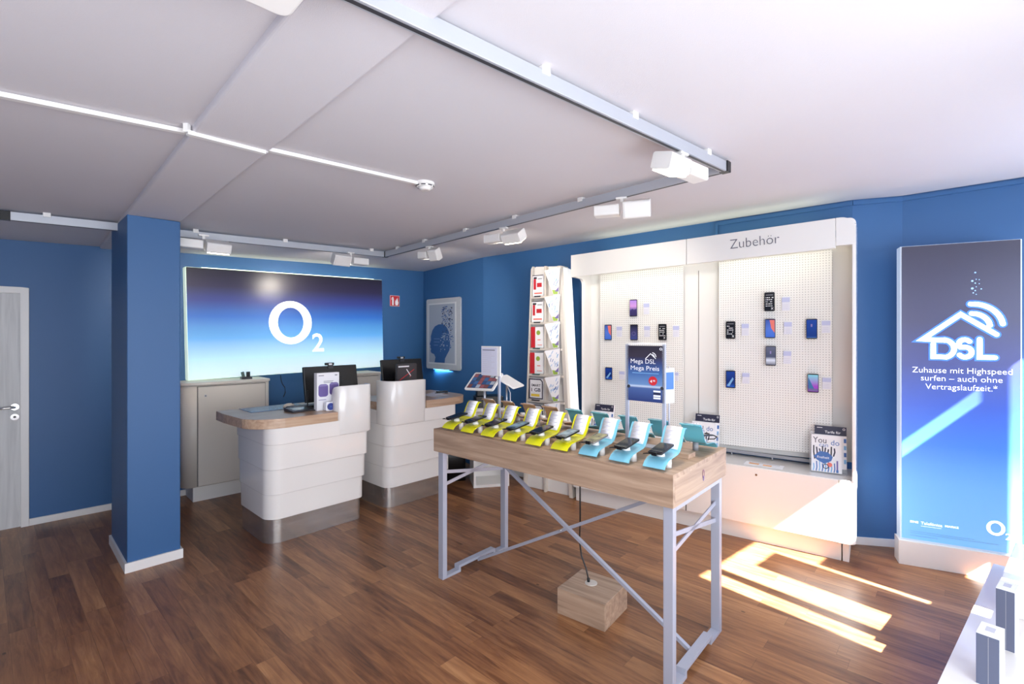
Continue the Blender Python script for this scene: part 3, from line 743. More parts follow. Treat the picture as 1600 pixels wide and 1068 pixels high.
t = thing('speaker', 'tan speaker with a dark oval ring leaning at the counter screen', 'speaker', on_desk(C0F, 0.575, 0.02), C0F.a-R(12))
m = MB(); m.prism(rrect(-0.05, 0.035, 0, 0.175, 0.02, 4), 0, 0.05, TAN, 'xz'); m.build('body', t, bevel=0.004)
m = MB(); m.ring((-0.022, -0.001, 0.138), 0.026, 0.012, 0.004, BLACK, sx=0.75); m.build('ring', t)
# things on the farther counter
t = thing('dark_brochure', 'dark brochure with crossing red and white beams behind the counter screen', 'brochure', C1F.w(0.19, 0.10, 0.979), C1F.a+R(3))
m = MB(); m.box(0, 0.235, 0, 0.03, 0, 0.345, mat('brochure_dark', (58, 54, 58), 0.35))
m.text('BATTLEFRONT', PAPER, 0.012, -0.0008, 0.31, 0.024, 'l', width=0.13, bold=.03) if False else m.box(0.012, 0.14, -0.001, -0.0004, 0.313, 0.326, PAPER)
m.stroke([(0.03, 0.19), (0.2, 0.285)], 0.008, RED, -0.001); m.stroke([(0.11, 0.29), (0.16, 0.225)], 0.009, PAPER, -0.0014); m.stroke([(0.16, 0.225), (0.15, 0.215)], 0.006, PINK, -0.0016)
for q in range(7): m.add([(0.03+q*0.028, -0.0007, 0.03), (0.055+q*0.028, -0.0007, 0.03), (0.05+q*0.027, -0.0007, 0.12+0.03*(q % 3)), (0.036+q*0.027, -0.0007, 0.10+0.03*(q % 2))], [(0, 1, 2, 3)], DARK)
m.build('cover', t)
for i, (x, y, rz_, z) in enumerate(((0.50, 0.16, 12, 0), (0.56, 0.05, -8, 0.001), (0.66, 0.12, 20, 0.002))):
    t = thing('paper_sheet', ('grey sheet at the back of the papers', 'white sheet at the front of the papers', 'topmost white sheet of the papers')[i]+' on the farther oak desktop', 'paper', C1F.w(x, y, 0.979+z), C1F.a+R(rz_), 'loose papers on the farther counter')
    m = MB(); m.box(0, 0.21, 0, 0.148, 0, 0.001, PAPER if i else GREYM)
    for k in range(5): m.box(0.02, 0.16-0.01*(k % 2), 0.03+k*0.02, 0.036+k*0.02, 0.001, 0.0013, GREYM)
    m.build('sheet', t)
t = thing('stapler', 'flat black stapler at the right of the papers on the farther desktop', 'stapler', C1F.w(0.76, 0.24, 0.979), C1F.a-R(25))
m = MB(); m.box(0, 0.14, 0, 0.035, 0, 0.008, BLACK); m.build('base', t, bevel=0.003); m = MB(); m.box(0.01, 0.14, 0.005, 0.03, 0.01, 0.026, BLACK); m.build('arm', t, bevel=0.006)

# ------------------------------------------------------------------ display table
TL, TD, TH, TA = 1.6236, 0.70, 0.99, 0.1476
t = thing('display_table', 'long oak topped display table on pale steel frames in the middle of the shop', 'table', TF.w(0, 0), TF.a)
m = MB(); m.box(0, TL, 0, TD, TH-0.022, TH, OAK); m.box(0, TL, 0, 0.022, TH-TA, TH-0.022, OAK); m.box(0, TL, TD-0.022, TD, TH-TA, TH-0.022, OAK)
m.box(0, 0.022, 0.022, TD-0.022, TH-TA, TH-0.022, OAK)
m.build('tabletop', t, bevel=0.0015)
m = MB(); m.box(TL-0.022, TL, 0.022, TD-0.022, TH-TA, TH-0.022, OAKY)
m.ring((0, 0, 0), 0.022, 0.015, 0.0006, mat('sticker_maroon', (126, 52, 92), 0.3), sx=0.62, M=Matrix.Translation((TL+0.001, 0.36, TH-0.07)) @ Matrix.Rotation(R(90), 4, 'Z'))
m.ring((0, -0.0005, -0.006), 0.013, 0.007, 0.0006, VIOL, sx=0.62, M=Matrix.Translation((TL+0.001, 0.36, TH-0.085)) @ Matrix.Rotation(R(90), 4, 'Z'))
m.build('end_panel', t)
ZT = TH-TA
LW, LD = 0.046, 0.036
def end_frame(xc):
    x0, x1 = xc-LW/2, xc+LW/2
    for y in (0.03, TD-0.03-LD):
        m = MB(); m.box(x0, x1, y, y+LD, 0, ZT, STEELW); m.build('leg', t, bevel=0.002)
    m = MB(); m.box(x0, x1, 0.03+LD, TD-0.03-LD, ZT-0.03, ZT, STEELW); m.build('top_rail', t, bevel=0.002)
    m = MB(); ya, yb = 0.03+LD, TD-0.03-LD; yA, yB = 0.19, 0.51
    prof = [(ya, 0.0), (yA, 0.0), (yA, 0.03), (yB, 0.03), (yB, 0.0), (yb, 0.0), (yb, 0.018), (yB+0.018, 0.018), (yB+0.018, 0.048), (yA-0.018, 0.048), (yA-0.018, 0.018), (ya, 0.018)]
    m.prism(prof, x0, x1, STEELW, 'yz'); m.build('foot_rail', t, bevel=0.0015)
    for za, zb in ((0.70, 0.605), (0.615, 0.70)):
        m = MB(); m.bar((xc, 0.06, za), (xc, TD-0.06, zb), 0.006, 0.022, STEELW); m.build('side_brace', t)
end_frame(0.035); end_frame(TL-0.036)
m = MB(); m.bar((0.16, 0.345, ZT-0.02), (TL-0.05, 0.345, 0.03), 0.022, 0.018, STEELW); m.build('diagonal_brace', t)
m = MB(); m.bar((0.05, 0.365, 0.02), (TL-0.13, 0.365, ZT-0.03), 0.022, 0.018, STEELW); m.build('diagonal_brace', t)
m = MB(); m.cyl((0.782, 0.325, 0.428), 0.006, 0.05, ALU, 'y'); m.build('brace_bolt', t)
m = MB(); m.box(0.30, 0.9, 0.36, 0.5, ZT+0.0, ZT+0.1, WHITEM); m.box(0.35, 0.95, 0.30, 0.52, ZT-0.03, ZT+0.002, mat('tray_grey', (176, 172, 168), 0.5)); m.build('cable_tray', t)
# riser boards on the table
t = thing('riser_board', 'low oak riser board between the two rows of phone stands', 'riser board', TF.w(0.08, 0.312, TH), TF.a)
m = MB(); m.box(0, 1.49, 0, 0.088, 0, 0.024, OAK); m.build('board', t, bevel=0.001)
# base box with cable
BXF = Frame(0.262, 2.808, -36)
t = thing('cable_box', 'oak veneered box on the floor under the table, cord entering its top', 'box', (BXF.x, BXF.y, 0), TF.a+R(4))
m = MB(); m.box(0, 0.30, 0, 0.29, 0, 0.145, OAK); m.build('box', t, bevel=0.001)
m = MB(); m.cyl((0.13, 0.165, 0.145), 0.036, 0.004, CREAM); m.build('grommet', t)
cb = TF.w(0.945, 0.375); 
q0 = TF.w(1.0, 0.30)
pts = [TF.w(0.865, 0.42, 0.86), TF.w(0.868, 0.415, 0.7), TF.w(0.872, 0.41, 0.5), TF.w(0.868, 0.41, 0.36), TF.w(0.885, 0.405, 0.28), TF.w(0.92, 0.40, 0.22), TF.w(0.935, 0.395, 0.18), TF.w(0.94, 0.395, 0.152)]
m = MB(); m.tube(pts, 0.0048, BLACK, 8); e = pts[-1]; m.cyl((e[0], e[1], 0.149), 0.009, 0.02, BLACK)
tag(m.build('power_cord'), 'black cord hanging from the display table into the box on the floor', 'cord')

# phone stands
prof = [(-0.004, 0.010), (0.012, 0.028), (0.04, 0.041), (0.075, 0.046), (0.11, 0.049), (0.145, 0.053), (0.170, 0.064), (0.190, 0.088), (0.206, 0.120), (0.224, 0.150), (0.236, 0.160), (0.248, 0.157)]
def sheet(m, pr, w, th, mt):
    P = [Vector(p) for p in pr]; n = len(P); vs = []
    for sgn in (0, 1):
        for x in (-w/2, w/2):
            for i, p in enumerate(P):
                a = P[max(i-1, 0)]; c = P[min(i+1, n-1)]; d_ = (c-a).normalized(); nn = Vector((-d_.y, d_.x))
                q = p+nn*(th if sgn else 0); vs.append((x, q.x, q.y))
    idx = lambda s_, xx, i: (s_*2+xx)*n+i; fs = []
    for i in range(n-1):
        fs += [(idx(0, 0, i), idx(0, 0, i+1), idx(0, 1, i+1), idx(0, 1, i)), (idx(1, 0, i), idx(1, 1, i), idx(1, 1, i+1), idx(1, 0, i+1)),
               (idx(0, 0, i), idx(1, 0, i), idx(1, 0, i+1), idx(0, 0, i+1)), (idx(0, 1, i), idx(0, 1, i+1), idx(1, 1, i+1), idx(1, 1, i))]
    fs += [(idx(0, 0, 0), idx(0, 1, 0), idx(1, 1, 0), idx(1, 0, 0)), (idx(0, 0, n-1), idx(1, 0, n-1), idx(1, 1, n-1), idx(0, 1, n-1))]
    m.add(vs, fs, mt, smooth=True)
def make_stand(mt, label, group):
    t = thing('phone_stand', label, 'phone stand', (0, 0, 0), 0, group)
    m = MB(); sheet(m, prof, 0.105, 0.004, mt); o = m.build('holder', t); o.data.polygons.foreach_set('use_smooth', [True]*len(o.data.polygons))
    e = o.modifiers.new('e', 'EDGE_SPLIT'); e.split_angle = R(40)
    m = MB(); P = [(p[0]-0.004, p[1]+0.006) for p in prof[6:11]]; sheet(m, P, 0.078, 0.0015, PAPER)
    for k in range(5):
        f = 0.25+k*0.6; i = int(f); u = f-i
        if i+1 < len(P):
            y = P[i][0]*(1-u)+P[i+1][0]*u; z = P[i][1]*(1-u)+P[i+1][1]*u
            m.box(-0.03, 0.028-0.008*(k % 2), y-0.0055, y-0.0035, z+0.001, z+0.0035, mat('print_faint', (206, 204, 218), 0.6))
    sh = m.build('price_sheet', t)
    m = MB(); m.cyl((0.030, 0.085, 0), 0.015, 0.045, WHITEM if mt is not TEAL else GREYM, seg=20); m.build('foot', t)
    m = MB(); m.cyl((-0.002, 0.075, 0.050), 0.02, 0.018, WHITEM, seg=20, r2=0.016); m.build('phone_puck', t)
    return t
def make_phone(label, body=BLACK, scr=None):
    t = thing('display_phone', label, 'phone', (0, 0, 0), 0, 'phones on the table stands')
    T = Matrix.Translation((0.0, 0.005, 0.071)) @ Matrix.Rotation(R(8), 4, 'X')
    m = MB(); m.prism(rrect(-0.035, 0.035, 0.0, 0.142, 0.008, 4), 0, 0.008, body, M=T); o = m.build('body', t, bevel=0.0015)
    m = MB(); m.prism(rrect(-0.031, 0.031, 0.008, 0.134, 0.003, 2), 0.008, 0.0084, scr or mat('phone_glass', (30, 32, 38), 0.05), M=T); m.build('screen', t)
    m = MB(); m.tube([(-0.03, -0.003, 0.074), (-0.052, 0.0, 0.068), (-0.05, 0.035, 0.062), (-0.02, 0.05, 0.06)], 0.0028, BLACK, 6); m.box(-0.012, 0.012, -0.004, 0.006, 0.066, 0.082, BLACK); m.build('security_cable', t)
    return t
ordn = ['first', 'second', 'third', 'fourth', 'fifth', 'sixth', 'seventh', 'eighth', 'ninth']
def wn(i): return ordn[i]+' from the left'
ys = make_stand(YEL, '', 'yellow phone stands in the front row'); bs = make_stand(BLU, '', 'light blue phone stands in the front row')
ts = make_stand(TAN, '', 'tan phone stands in the back row'); gs = make_stand(TEAL, '', 'blue-green phone stands in the back row')
PG = [mat('phone_glass', (30, 32, 38), 0.05), make_screen('phone_screen_grey', 3, [(0.35, (40, 50, 60)), (0.6, (120, 140, 150))], 14), make_screen('phone_screen_warm', 6, [(0.35, (60, 62, 50)), (0.6, (150, 146, 104))], 12)]
ph0 = make_phone('', BLACK, PG[0])
ph1 = make_phone('', BLACK, PG[1]); ph2 = make_phone('', mat('phone_silver', (150, 146, 140), 0.3, 0.6), PG[2])
used = set()
def place(src, label, loc, rz):
    if src.name in used: o = copy_tree(src, None, label)
    else: o = src; used.add(src.name); o['label'] = label
    o.location = loc; o.rotation_euler.z = rz
    return o
for k in range(9):
    a = 1.525-0.1757*(8-k); y = k < 6
    place(ys if y else bs, ('yellow phone stand, %s in the front table row' % wn(k)) if y else ('light blue phone stand, %s in the front table row' % ('rightmost' if k == 8 else ordn[k-6]+' blue one from the left')),
          TF.w(a, 0.022, TH), TF.a)
    src = ph2 if k == 6 else ph1 if k in (3, 5) else ph0
    desc = 'silver phone with pale screen' if k == 6 else 'phone with a grey lit screen' if k in (3, 5) else 'black phone'
    place(src, '%s on the %s %s front stand' % (desc, ordn[k] if k < 8 else 'rightmost', 'yellow' if y else 'light blue'), TF.w(a, 0.022, TH), TF.a)
for k in range(9):
    a = 1.56-0.18*(8-k)-0.01
    tan = k < 4
    o = place(ts if tan else gs, ('tan phone stand facing away, %s in the back row' % wn(k)) if tan else ('blue-green phone stand facing away, %s in the back row' % ('rightmost' if k == 8 else ordn[k-4]+' blue-green one')),
          TF.w(a, 0.635 if k < 8 else 0.62, TH), TF.a+math.pi)
place(ph0, 'black phone on the blue-green stand facing away at the table corner', TF.w(1.55, 0.62, TH), TF.a+math.pi)
for tmpl in (ys, bs, ts, gs, ph0, ph1, ph2): assert tmpl.name in used

# poster stand on the table
t = thing('poster_stand', 'steel table stand holding the blue Mega DSL Mega Preis poster', 'poster stand', TF.w(1.205, 0.35, TH), TF.a)
t['group'] = 'sign stands on the table'
zz = -TH
m = MB()
for x in (0.012, 0.222): m.box(x-0.009, x+0.009, -0.006, 0.006, 0.024, 1.557+zz, STEELW)
m.box(0.003, 0.231, -0.006, 0.006, 1.557+zz-0.006, 1.557+zz+0.004, WHITEM); m.build('frame_posts', t, bevel=0.001)
m = MB(); m.box(-0.004, 0.238, -0.035, 0.035, 0.024, 0.029, STEELW); m.build('base_plate', t)
def dsl_house(m, x, z, s, w, mt, y):
    """house outline, DSL lettering and two radio arcs; s = width of the house, origin = left eave"""
    P = lambda u, v: (x+u*s, z+v*s)
    # the D grows from the roof line on the left
    m.stroke([P(0.30, -0.02), P(0.0, 0.0), P(0.50, 0.42), P(0.95, 0.08)], w, mt, y)
    arcp = lambda cx, cz, r, a0, a1, n=10: [P(cx+r*math.cos(R(a0+(a1-a0)*i/n)), cz+r*math.sin(R(a0+(a1-a0)*i/n))) for i in range(n+1)]
    m.stroke([P(0.14, -0.08), P(0.14, -0.30), P(0.24, -0.30)]+arcp(0.26, -0.16, 0.155, -70, 80)+[P(0.24, -0.01)], w, mt, y-0.0002)
    m.stroke(arcp(0.55, -0.08, 0.075, 35, 250, 9)[:-1]+arcp(0.555, -0.215, 0.085, 75, -145, 10), w, mt, y-0.0004)
    m.stroke([P(0.74, 0.0), P(0.74, -0.30), P(0.93, -0.30)], w, mt, y-0.0006)
    m.stroke(arcp(0.64, 0.20, 0.23, 90, 8), w, mt, y-0.0008); m.stroke(arcp(0.64, 0.20, 0.39, 92, 8), w, mt, y-0.001)
pm = MB(); pm.box(0.012, 0.224, -0.006, 0.0, 1.25+zz, 1.546+zz, MEGA)
MEGA.node_tree.nodes['Map Range'].inputs[1].default_value = 1.25+zz; MEGA.node_tree.nodes['Map Range'].inputs[2].default_value = 1.548+zz
pm.text('Mega DSL', PAPER, 0.036, -0.0067, 1.452+zz, 0.034, 'l', width=0.142)
pm.text('Mega Preis', PAPER, 0.036, -0.0067, 1.416+zz, 0.034, 'l', width=0.162)
pm.stroke([(0.122, 1.478+zz), (0.150, 1.505+zz), (0.178, 1.480+zz)], 0.004, PAPER, -0.0067)
for r_ in (0.015, 0.024): pm.ring((0.158, -0.0064, 1.488+zz), r_, r_-0.004, 0.0005, PAPER, a0=R(0), a1=R(85), seg=10)
o2logo(pm, 0.207, 1.53+zz, 0.007, -0.0065, PAPER)
pm.box(0.045, 0.195, -0.0066, -0.0062, 1.399+zz, 1.402+zz, LBLUE)
pm.cyl((0.163, -0.0062, 1.362+zz), 0.024, -0.0006, RED, 'y'); pm.text('4', PAPER, 0.148, -0.0072, 1.352+zz, 0.022, 'l', bold=0.02); pm.text('99', PAPER, 0.163, -0.0072, 1.358+zz, 0.013, 'l', bold=0.02)
for x in (0.024, 0.213): pm.cyl((x, -0.0062, 1.326+zz), 0.009, -0.0008, DARK, 'y')
for i in range(4): pm.box(0.166, 0.205, -0.0068, -0.0062, 1.268+0.012*i+zz, 1.277+0.012*i+zz, PAPER if i != 2 else NAVY)
pm.build('poster', t)
t = thing('hanging_leaflet', 'narrow blue and white leaflet showing behind the Mega DSL poster stand', 'leaflet', TF.w(1.44, 0.38, TH), TF.a-R(20))
m = MB(); m.tube([(0, 0, 0.0), (0, 0, 0.45)], 0.004, STEELW, 6); m.build('rod', t)
m = MB(); m.box(0.0, 0.004, -0.035, 0.035, 0.26, 0.44, PAPER); m.box(-0.0006, 0, -0.03, 0.03, 0.33, 0.42, MBLUE); m.box(0.004, 0.0046, -0.03, 0.03, 0.33, 0.42, MBLUE); m.build('card', t)
# A5 sheet stand on the left
t = thing('info_stand', 'tall steel table stand holding a white printed sheet at the table left end', 'sign stand', TF.w(0.098, 0.36, TH), TF.a, 'sign stands on the table')
m = MB(); m.box(0.147, 0.165, -0.006, 0.006, 0.008, 0.535, STEELW); m.build('post', t, bevel=0.002)
m = MB(); m.box(0.10, 0.21, -0.04, 0.04, 0.0, 0.008, STEELW); m.build('base_plate', t)
m = MB(); m.box(-0.002, 0.178, -0.014, -0.006, 0.335, 0.537, WHITEM); m.build('sheet_holder', t, bevel=0.001)
m = MB(); m.box(0.003, 0.15, -0.0156, -0.0142, 0.338, 0.527, mat('sheet_lilac', (214, 214, 230), 0.4))
for k in range(12): m.box(0.012, 0.10 if k % 3 else 0.13, -0.0164, -0.0156, 0.508-k*0.0135, 0.513-k*0.0135, INK if k == 0 else MATS['print_faint'])
m.build('printed_sheet', t)
# tablets on a post
t = thing('tablet_stand', 'white framed tablet on a slim steel post at the table left end', 'tablet', TF.w(0.035, 0.44, TH), TF.a)
m = MB(); m.tube([(0, 0, 0.005), (0, 0, 0.27)], 0.009, ALU, 12); m.cyl((0, 0, 0), 0.028, 0.006, ALU); m.build('post', t)
T = Matrix.Translation((0.01, -0.02, 0.285)) @ Matrix.Rotation(R(8), 4, 'Z') @ Matrix.Rotation(R(-52), 4, 'X') @ Matrix.Rotation(R(-2), 4, 'Y')
m = MB(); m.prism(rrect(-0.125, 0.125, -0.09, 0.09, 0.014, 5), 0, 0.012, WHITEM, 'xz', T); cs = m.build('tablet_case', t, bevel=0.002)
m = MB(); m.box(-0.108, 0.108, -0.0008, 0.0, -0.074, 0.074, BLACK, T)
cols = [(58, 100, 150), (150, 80, 80), (90, 140, 170), (50, 60, 80), (170, 180, 190), (120, 60, 50), (70, 120, 140), (40, 70, 120)]
rr = random.Random(5)
for i in range(6):
    for j in range(4):
        m.box(-0.105+i*0.0353, -0.0725+i*0.0353, -0.0014, -0.0008, -0.072+j*0.0365, -0.0385+j*0.0365, mat('tile_%d' % rr.randrange(8), cols[rr.randrange(8)], 0.2, emit=(70, 100, 130), es=0.15), T)
m.build('screen', cs)
t2 = thing('tablet', 'second tablet tilted the other way behind the framed tablet, edge on', 'tablet', TF.w(0.125, 0.555, TH), TF.a)
T = Matrix.Translation((0.05, 0.0, 0.275)) @ Matrix.Rotation(R(-70), 4, 'Z') @ Matrix.Rotation(R(62), 4, 'X')
m = MB(); m.prism(rrect(-0.11, 0.11, -0.08, 0.08, 0.012, 5), 0, 0.01, WHITEM, 'xz', T); m.build('case', t2, bevel=0.002)
m = MB(); m.tube([(0.02, 0, 0), (0.02, 0, 0.26)], 0.006, ALU, 8); m.cyl((0.02, 0, 0), 0.04, 0.005, ALU); m.build('post', t2)
m = MB(); m.tube([(0.03, -0.005, 0.25), (0.055, 0.0, 0.2), (0.058, 0.0, 0.1), (0.05, 0, 0.01)], 0.003, WHITEM, 6); m.build('cable', t2)

# ------------------------------------------------------------------ pegboard wall unit
t = thing('display_unit', 'white wall unit with lit header reading Zubehör, two pegboards and base cupboards', 'display unit', UF.w(0, 0), UF.a)
UL, UR, UH = -2.19, 0.066, 2.40
def hz(x): return 2.377+(x+2.186)*0.0255   # header top follows the ceiling
def skewbox(m, x0, x1, y0, y1, z0a, z1a, mt, f=hz, base=2.377):
    vs = [(x, y, z+f(x)-base) for z in (z0a, z1a) for y in (y0, y1) for x in (x0, x1)]
    m.add(vs, [(0, 2, 3, 1), (4, 5, 7, 6), (0, 1, 5, 4), (1, 3, 7, 5), (3, 2, 6, 7), (2, 0, 4, 6)], mt)
# plinth and cupboards
m = MB(); m.box(UL+0.03, -0.02, 0.0, 0.33, 0, 0.14, WHITEM); m.box(-0.012, UR-0.04, 0.0, 0.33, 0.0, 0.14, WHITEM); m.build('plinth', t)
m = MB(); m.prism(rrect(UL, UR, -0.05, 0.33, 0.05, 6, (1, 1, 0, 0)), 0.14, 0.585, WHITE, smooth=True); bc = m.build('base_cabinet', t, bevel=0.002)
for x0, x1 in ((UL+0.06, -1.10), (-1.085, -0.035)):
    m = MB(); m.box(x0, x1, -0.054, -0.049, 0.145, 0.58, WHITE); f = m.build('flap_door', bc, bevel=0.001)
    m = MB(); m.cyl(((x0+x1)/2, -0.054, 0.53), 0.008, -0.003, mat('brass', (150, 110, 80), 0.3, 0.8), 'y'); m.build('lock', f)
m = MB(); m.box(-1.098, -1.087, -0.0505, -0.0495, 0.14, 0.585, SEAM); m.box(-0.034, -0.030, -0.0515, -0.0495, 0.14, 0.583, mat('seam_ochre', (160, 146, 110), 0.5)); m.build('door_gap', t)
# C shaped end panels
def cpanel(x0, x1):
    hx = hz(x0)
    def arc2(cx, cz, r, a0, a1): return [(cx+r*math.cos(R(a0+(a1-a0)*i/6)), cz+r*math.sin(R(a0+(a1-a0)*i/6))) for i in range(7)]
    out = [(0.33, 0.585), (0.33, hx)] + [(-0.05, hx), (-0.05, hx-0.21), (0.10, hx-0.215)] + arc2(0.13, hx-0.275, 0.06, 90, 0)
    out = [(0.33, 0.585), (0.33, hx-0.005), (-0.048, hx-0.005), (-0.048, hx-0.21), (0.10, hx-0.215)] + arc2(0.11, hx-0.275, 0.06, 90, 0) + [(0.17, 0.66)] + arc2(0.11, 0.645, 0.06, 0, -90) + [(-0.045, 0.585)]
    m = MB(); m.prism(out, x0, x1, WHITE, 'yz'); return m.build('end_panel', t, bevel=0.002)
cpanel(UL, UL+0.03)
m = MB(); m.prism([(0.33, 0.585), (0.33, hz(0.05)-0.01), (-0.048, hz(0.05)-0.06), (-0.05, 0.585)], UR-0.022, UR, WHITE, 'yz'); m.build('end_panel', t, bevel=0.004)
# header
m = MB()
for x0, x1 in ((UL, -1.092), (-1.088, -0.052)): skewbox(m, x0, x1, -0.05, -0.025, 2.165, 2.377, WHITEM); skewbox(m, x0, x1, -0.025, 0.33, 2.355, 2.377, WHITEM)
hd = m.build('header', t, bevel=0.003)
pts = rrect(-0.05, UR, 2.235, 2.432, 0.09, 7, (0, 0, 1, 0))
m = MB(); m.prism(pts, -0.05, 0.0, WHITEM, 'xz', smooth=False); m.prism(rrect(-0.05, UR, 2.39, 2.432, 0.04, 6, (0, 0, 1, 0)), 0.0, 0.33, WHITEM, 'xz'); m.build('header_end', t, bevel=0.003)
m = MB(); m.text('Zubehör', INK, -0.747, -0.0535, 2.285, 0.108, 'l', width=0.345, bold=-0.014, M=Matrix.Translation((-.747, 0, 2.285)) @ Matrix.Rotation(R(-1.4), 4, 'Y') @ Matrix.Translation((.747, 0, -2.285))); m.build('header_lettering', hd)
m = MB(); skewbox(m, UL+0.15, -0.15, 0.20, 0.30, 2.379, 2.388, LED); m.build('top_light', t)
m = MB()
skewbox(m, -2.05, -1.16, 0.0, 0.05, 2.200, 2.213, LEDI); skewbox(m, -0.92, -0.10, 0.0, 0.05, 2.200, 2.213, LEDI); m.build('canopy_light', t)
# back panels and pegboards
m = MB(); skewbox(m, UL+0.03, UR-0.022, 0.31, 0.33, 0.585, 2.30, WHITEM); m.box(-1.093, -1.087, 0.3085, 0.311, 0.585, 2.18, SEAM); m.build('back_panel', t)
for x0, x1 in ((-2.03, -1.21), (-0.905, -0.089)):
    m = MB(); skewbox(m, x0, x1, 0.25, 0.275, 0.635, 2.20, PEG); pb = m.build('pegboard', t, bevel=0.0015)
    m = MB(); m.box(x0, x1, 0.252, 0.272, 0.61, 0.634, GREYM); m.build('lower_edge', pb)
    m = MB()
    for x in (x0+0.1, (x0+x1)/2, x1-0.1): m.cyl((x, 0.262, 0.585), 0.006, 0.03, ALU); m.cyl((x, 0.272, 1.9), 0.01, 0.04, ALU, 'y'); m.cyl((x, 0.272, 1.0), 0.01, 0.04, ALU, 'y')
    m.build('standoffs', pb)

SCR = {
 'purple': [(0.0, (60, 52, 96)), (0.4, (96, 84, 150)), (0.6, (190, 140, 200)), (1.0, (150, 120, 200))],
 'dusk': [(0.0, (60, 70, 130)), (0.5, (60, 60, 100)), (1.0, (30, 30, 44))],
 'blue': [(0.0, (40, 90, 190)), (0.3, (20, 40, 100)), (1.0, (30, 60, 140))],
 'deep': [(0.0, (90, 140, 210)), (0.12, (20, 50, 120)), (1.0, (34, 66, 150))],
 'grey': [(0.0, (60, 60, 80)), (0.28, (200, 206, 220)), (0.45, (70, 76, 100)), (1.0, (96, 100, 120))],
 'black': [(0.0, (24, 24, 28)), (1.0, (30, 30, 34))],
 'orange': [(0.0, (60, 100, 190)), (0.5, (80, 110, 190)), (1.0, (60, 80, 150))],
 'cyan': [(0.0, (130, 60, 160)), (0.35, (150, 70, 180)), (1.0, (120, 200, 210))],
}
def wall_phone(x, z0, z1, style, label, w=0.074):
    t = thing('wall_phone', label, 'phone', UF.w(x, 0.249, z0), UF.a, 'phones hanging on the pegboards')
    h = z1-z0
    m = MB(); m.box(w*0.35, w*0.65, -0.032, 0, h*0.4, h*0.6, WHITEM); m.build('hook', t)
    m = MB(); m.prism(rrect(0, w, 0, h, 0.008, 4), -0.04, -0.032, BLACK if style != 'grey' else DARK, 'xz'); bd = m.build('body', t, bevel=0.001)
    g = make_grad('screen_'+style+str(round(h, 2)), 0, h, SCR[style], emit=0.30, rough=0.15)
    m = MB(); m.box(0.004, w-0.004, -0.0412, -0.04, 0.008, h-0.008, g)
    y = -0.0418
    if style == 'orange': m.add([(w*0.45, y, h-0.01), (w-0.005, y, h-0.01), (w-0.005, y, h*0.28), (w*0.62, y, h*0.5)], [(0, 1, 2, 3)], PINK)
    if style == 'cyan': m.add([(0.006, y, h-0.03), (0.006, y, 0.03), (w*0.6, y, 0.03)], [(0, 1, 2)], mat('scr_teal', (60, 120, 170), 0.2)); m.box(0.006, w-0.006, y, y+.0002, 0.012, 0.03, VIOL)
    if style == 'blue': m.add([(0.01, y, 0.02), (0.028, y, 0.015), (w-0.012, y, h*0.52), (w-0.02, y, h*0.62)], [(0, 1, 2, 3)], LBLUE)
    if style == 'black':
        rr = random.Random(int(abs(x)*1000))
        m.box(0.012, w-0.012, y, y+.0002, h*0.84, h*0.87, GREYM)
        for r_ in range(5):
            q = 0.01
            while q < w-0.018:
                l = rr.uniform(0.004, 0.012)
                if rr.random() < .8: m.box(q, q+l, y, y+.0002, h*(0.70-r_*0.11), h*(0.70-r_*0.11)+0.006, PAPER)
                q += l+0.004
        m.stroke([(w*0.68, 0.03), (w*0.86, 0.014)], 0.003, PAPER, y); m.stroke([(w*0.68, 0.014), (w*0.86, 0.03)], 0.003, PAPER, y)
    if style in ('deep', 'grey'): m.text('8:00' if False else '12:45', PAPER, w/2, y, h*0.62, 0.013, 'c') if False else m.box(w*0.42, w*0.56, y, y+.0002, h*0.6, h*0.74, MATS['violet_light'])
    if style in ('dusk',): m.ring((w*0.5, y, h*0.42), 0.018, 0.015, 0.0002, VIOL)
    if style == 'purple': m.add([(0.006, y, h*0.35), (w*.4, y, h*.45), (w*.6, y, h*.38), (w-.006, y, h*0.44), (w-.006, y, .012), (.006, y, .012)], [(0, 1, 2, 3, 4, 5)], mat('scr_hill', (62, 56, 104), 0.2))
    m.build('screen', bd)
def wall_card(x, z0, z1, label, w=0.056):
    t = thing('price_card', label, 'price card', UF.w(x, 0.249, z0), UF.a, 'small price cards on the pegboards')
    h = z1-z0
    m = MB(); m.box(0, w, -0.008, -0.006, 0, h, mat('card_white', (226, 226, 236), 0.4)); m.box(0, w, -0.0088, -0.008, h*0.62, h*0.96, mat('card_lilac', (190, 194, 226), 0.4))
    for k in range(3): m.box(0.006, w-0.012, -0.0086, -0.008, h*(0.12+0.14*k), h*(0.12+0.14*k)+0.003, MATS['print_faint'])
    m.build('card', t); m = MB(); m.box(w*0.4, w*0.6, -0.006, 0, h*0.6, h*0.8, WHITEM); m.build('clip', t)
